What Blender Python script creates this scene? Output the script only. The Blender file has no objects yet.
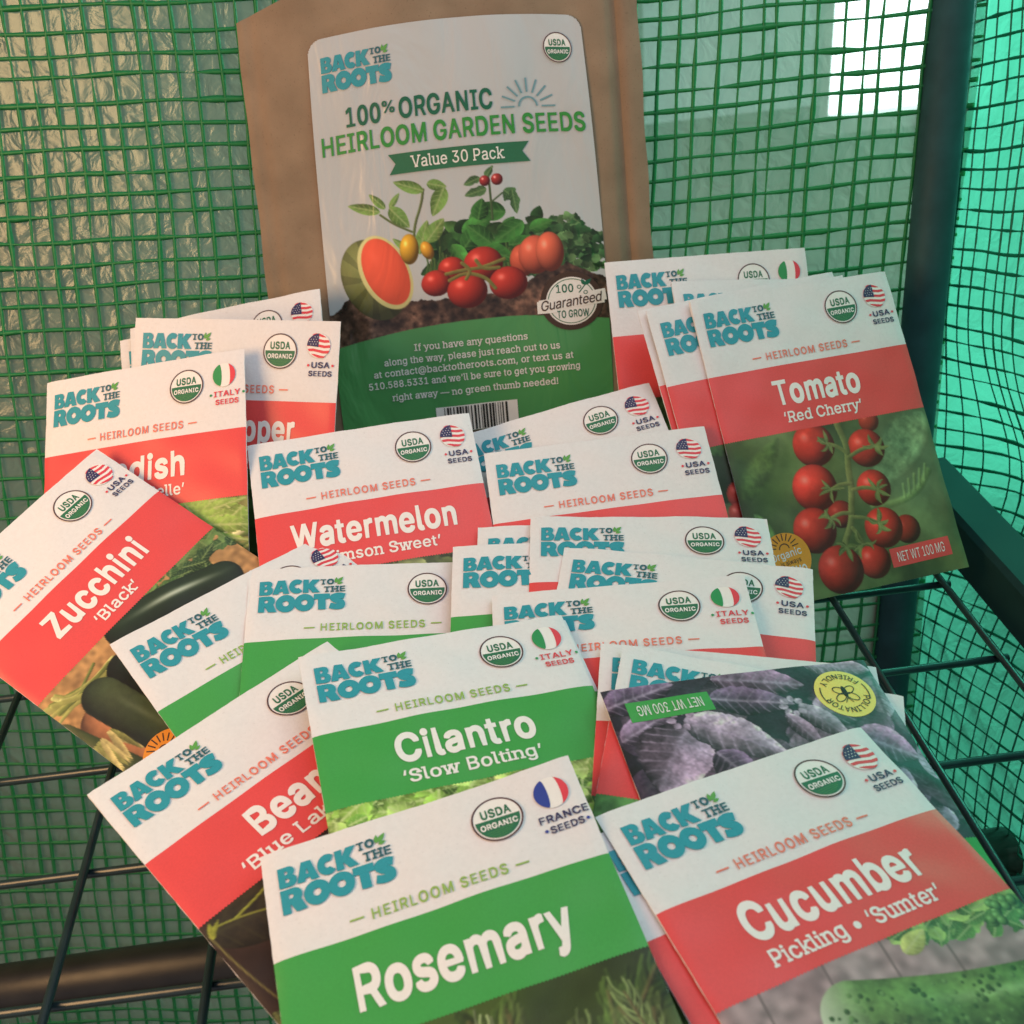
import bpy, math, random, json
import numpy as np
from mathutils import Vector, Matrix
from mathutils.geometry import tessellate_polygon, delaunay_2d_cdt

random.seed(7)
RNG = np.random.default_rng(11)
scene = bpy.context.scene
COL = scene.collection
PW, PH = .0826, .0826*1.45          # seed packet size in metres
BAND0, BAND1 = .37, .68             # colour band limits, in packet widths from the top edge

# ------------------------------------------------------------------ materials
def lin(c):
    c = np.asarray(c, float)/255.
    return np.where(c <= .04045, c/12.92, ((c+.055)/1.055)**2.4)

def new_mat(name):
    m = bpy.data.materials.new(name); m.use_nodes = True
    nt = m.node_tree; nt.nodes.clear()
    out = nt.nodes.new('ShaderNodeOutputMaterial')
    return m, nt, out

def principled(name, col, rough=.5, spec=.5, metal=0., noise=.0, nscale=900., bump=0., bscale=600., coat=0.,
               attr=None, rough_noise=0., speck=0.):
    m, nt, out = new_mat(name)
    b = nt.nodes.new('ShaderNodeBsdfPrincipled')
    b.inputs['Roughness'].default_value = rough
    b.inputs['Specular IOR Level'].default_value = spec
    b.inputs['Metallic'].default_value = metal
    b.inputs['Coat Weight'].default_value = coat
    b.inputs['Coat Roughness'].default_value = .25
    nt.links.new(b.outputs[0], out.inputs[0])
    tc = nt.nodes.new('ShaderNodeTexCoord')
    if attr:
        a = nt.nodes.new('ShaderNodeAttribute'); a.attribute_name = attr
        base = a.outputs['Color']
    else:
        rgb = nt.nodes.new('ShaderNodeRGB'); rgb.outputs[0].default_value = (*col, 1)
        base = rgb.outputs[0]
    if noise > 0:
        n = nt.nodes.new('ShaderNodeTexNoise'); n.inputs['Scale'].default_value = nscale
        n.inputs['Detail'].default_value = 4
        nt.links.new(tc.outputs['Object'], n.inputs['Vector'])
        mr = nt.nodes.new('ShaderNodeMapRange')
        mr.inputs['From Min'].default_value = .3; mr.inputs['From Max'].default_value = .7
        mr.inputs['To Min'].default_value = 1-noise; mr.inputs['To Max'].default_value = 1+noise
        nt.links.new(n.outputs['Fac'], mr.inputs['Value'])
        mx = nt.nodes.new('ShaderNodeMix'); mx.data_type = 'RGBA'; mx.blend_type = 'MULTIPLY'
        mx.inputs[0].default_value = 1
        nt.links.new(base, mx.inputs[6]); nt.links.new(mr.outputs[0], mx.inputs[7])
        base = mx.outputs[2]
    if speck > 0:                    # recycled-paper flecks
        v = nt.nodes.new('ShaderNodeTexNoise'); v.inputs['Scale'].default_value = 1500.
        v.inputs['Detail'].default_value = 2
        nt.links.new(tc.outputs['Object'], v.inputs['Vector'])
        cr = nt.nodes.new('ShaderNodeMapRange')
        cr.inputs['From Min'].default_value = .64; cr.inputs['From Max'].default_value = .74
        cr.inputs['To Min'].default_value = 1.; cr.inputs['To Max'].default_value = 1-speck
        nt.links.new(v.outputs['Fac'], cr.inputs['Value'])
        mx = nt.nodes.new('ShaderNodeMix'); mx.data_type = 'RGBA'; mx.blend_type = 'MULTIPLY'
        mx.inputs[0].default_value = 1
        nt.links.new(base, mx.inputs[6]); nt.links.new(cr.outputs[0], mx.inputs[7])
        base = mx.outputs[2]
    nt.links.new(base, b.inputs['Base Color'])
    if bump > 0:
        n = nt.nodes.new('ShaderNodeTexNoise'); n.inputs['Scale'].default_value = bscale
        n.inputs['Detail'].default_value = 5
        nt.links.new(tc.outputs['Object'], n.inputs['Vector'])
        bp = nt.nodes.new('ShaderNodeBump'); bp.inputs['Strength'].default_value = bump
        bp.inputs['Distance'].default_value = .0004
        nt.links.new(n.outputs['Fac'], bp.inputs['Height'])
        nt.links.new(bp.outputs[0], b.inputs['Normal'])
    if rough_noise > 0:
        n = nt.nodes.new('ShaderNodeTexNoise'); n.inputs['Scale'].default_value = 60
        nt.links.new(tc.outputs['Object'], n.inputs['Vector'])
        mr = nt.nodes.new('ShaderNodeMapRange')
        mr.inputs['To Min'].default_value = max(rough-rough_noise, .03); mr.inputs['To Max'].default_value = rough+rough_noise
        nt.links.new(n.outputs['Fac'], mr.inputs['Value']); nt.links.new(mr.outputs[0], b.inputs['Roughness'])
    return m

def ink(name, rgb, rough=.5, **k):
    return principled(name, lin(rgb), rough, .4, noise=.05, nscale=2200, bump=.10, bscale=1400, **k)

M = {}
M['paper'] = principled('packet_paper', (.72, .71, .725), .62, .35, noise=.025, nscale=700, bump=.22, bscale=900, speck=.10)
M['kraft'] = principled('kraft_paper', lin((140, 120, 100)), .8, .25, noise=.14, nscale=60, bump=.9, bscale=90, speck=.25)
M['red'] = ink('coral_red_ink', (220, 78, 78), .36)
M['green'] = ink('leaf_green_ink', (66, 156, 76), .36)
M['teal'] = ink('teal_ink', (44, 146, 162))
M['dteal'] = ink('dark_teal_ink', (44, 96, 108))
M['leafink'] = ink('leaf_ink', (92, 158, 78))
M['headred'] = ink('coral_letter_ink', (226, 122, 104))
M['headgreen'] = ink('olive_letter_ink', (140, 176, 84))
M['white'] = principled('white_print', (.80, .78, .76), .55, .4, noise=.02, nscale=900, bump=.1, bscale=900)
M['labwhite'] = principled('label_white_print', (.66, .67, .67), .4, .4, noise=.02, nscale=900)
M['ring'] = ink('brown_ring_ink', (84, 58, 62))
M['sealgreen'] = ink('seal_green_ink', (44, 108, 78))
M['navy'] = ink('navy_ink', (52, 50, 92))
M['flagred'] = ink('flag_red_ink', (214, 66, 80))
M['flaggreen'] = ink('flag_green_ink', (44, 142, 82))
M['flagblue'] = ink('flag_blue_ink', (48, 66, 150))
M['orange'] = ink('orange_ink', (240, 158, 52))
M['yellow'] = ink('yellow_ink', (232, 214, 108))
M['dark'] = ink('dark_ink', (40, 40, 38))
M['brown'] = ink('soil_brown_ink', (70, 52, 44))
M['labgreen1'] = ink('forest_letter_ink', (24, 98, 74))
M['labgreen2'] = ink('grass_letter_ink', (52, 140, 62))
M['bluegrey'] = ink('blue_grey_ink', (110, 150, 160))
M['print'] = principled('photo_print', (1, 1, 1), .42, .4, attr='print', noise=.03, nscale=2500, bump=.12, bscale=1200)

# ------------------------------------------------------------------ object helpers
def tag(o, label=None, cat=None, group=None, kind=None):
    if label: o['label'] = label
    if cat: o['category'] = cat
    if group: o['group'] = group
    if kind: o['kind'] = kind

def empty(name, loc=(0, 0, 0), mat=None):
    o = bpy.data.objects.new(name, None); COL.objects.link(o)
    o.empty_display_size = .01
    if mat is not None: o.matrix_world = mat
    else: o.location = loc
    return o

def mesh_obj(name, verts, faces, mats, parent=None, midx=None, smooth=False, colors=None):
    me = bpy.data.meshes.new(name)
    me.from_pydata([tuple(map(float, v)) for v in verts], [], [tuple(map(int, f)) for f in faces])
    for m in (mats if isinstance(mats, (list, tuple)) else [mats]): me.materials.append(m)
    if midx is not None: me.polygons.foreach_set('material_index', list(map(int, midx)))
    if smooth: me.polygons.foreach_set('use_smooth', [True]*len(me.polygons))
    if colors is not None:
        a = me.color_attributes.new('print', 'FLOAT_COLOR', 'POINT')
        c = np.ones((len(verts), 4), np.float32); c[:, :3] = colors
        a.data.foreach_set('color', c.ravel())
    me.update()
    o = bpy.data.objects.new(name, me); COL.objects.link(o)
    if parent: o.parent = parent
    return o

class MB:
    """collects polygons with material slots"""
    def __init__(s): s.v = []; s.f = []; s.m = []; s.mats = []
    def slot(s, mat):
        if mat not in s.mats: s.mats.append(mat)
        return s.mats.index(mat)
    def add(s, verts, faces, mat):
        k = len(s.v); s.v.extend([tuple(map(float, v)) for v in verts]); sl = s.slot(mat)
        for f in faces: s.f.append(tuple(int(i)+k for i in f)); s.m.append(sl)
    def tube(s, pts, r, mat, n=8, cap=True, flat=1.):
        pts = [Vector(p) for p in pts]; rings = []
        up0 = None
        for i, p in enumerate(pts):
            d = (pts[min(i+1, len(pts)-1)]-pts[max(i-1, 0)]).normalized()
            if up0 is None: up0 = d.orthogonal().normalized()
            a = (up0-d*up0.dot(d)).normalized(); up0 = a; b = d.cross(a)
            rings.append([p+a*math.cos(t)*r+b*math.sin(t)*r*flat for t in [2*math.pi*k/n for k in range(n)]])
        v = [q for rg in rings for q in rg]; f = []
        for i in range(len(pts)-1):
            for k in range(n):
                f.append((i*n+k, i*n+(k+1) % n, (i+1)*n+(k+1) % n, (i+1)*n+k))
        if cap: f.append(tuple(range(n))[::-1]); f.append(tuple((len(pts)-1)*n+k for k in range(n)))
        s.add(v, f, mat)
    def build(s, name, parent=None, smooth=False):
        return mesh_obj(name, s.v, s.f, s.mats, parent, s.m, smooth)

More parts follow.
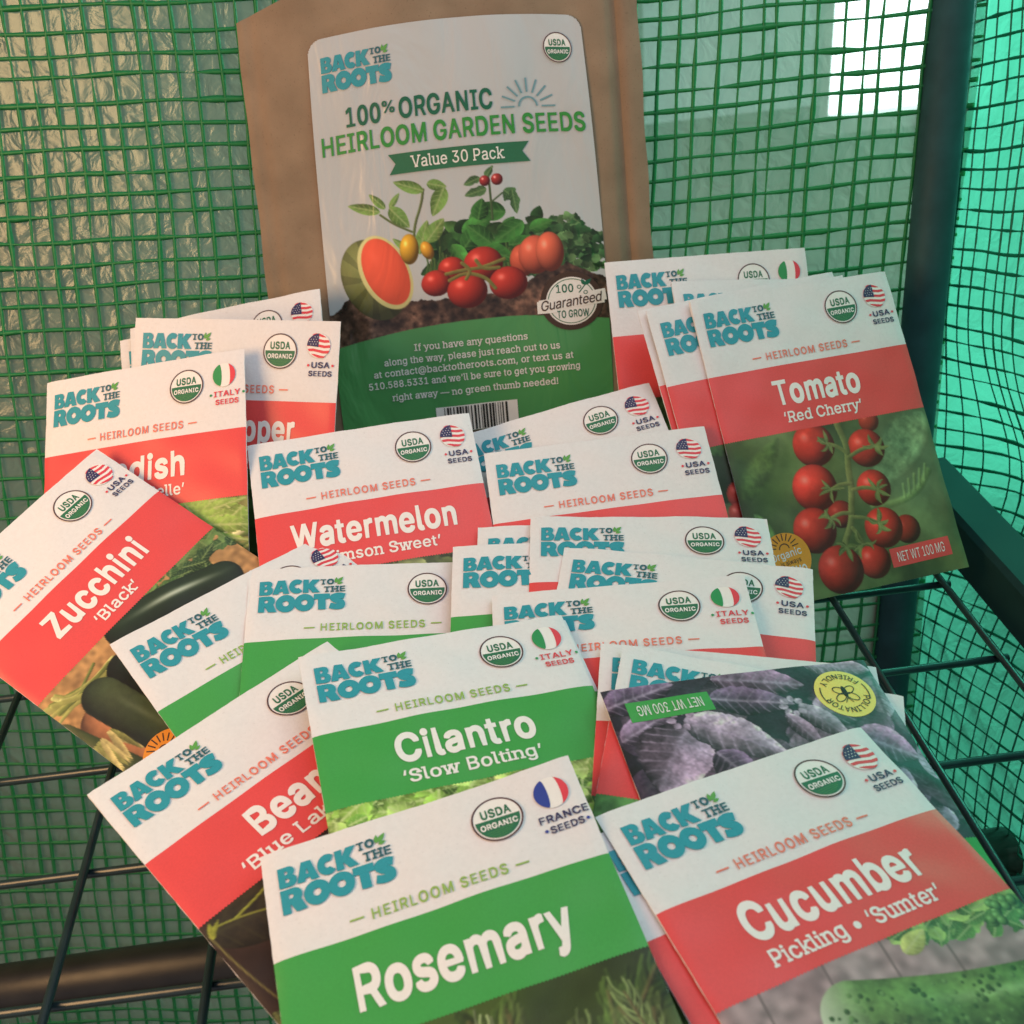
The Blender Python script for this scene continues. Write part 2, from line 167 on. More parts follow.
# ------------------------------------------------------------------ flat lettering
_cache = {}
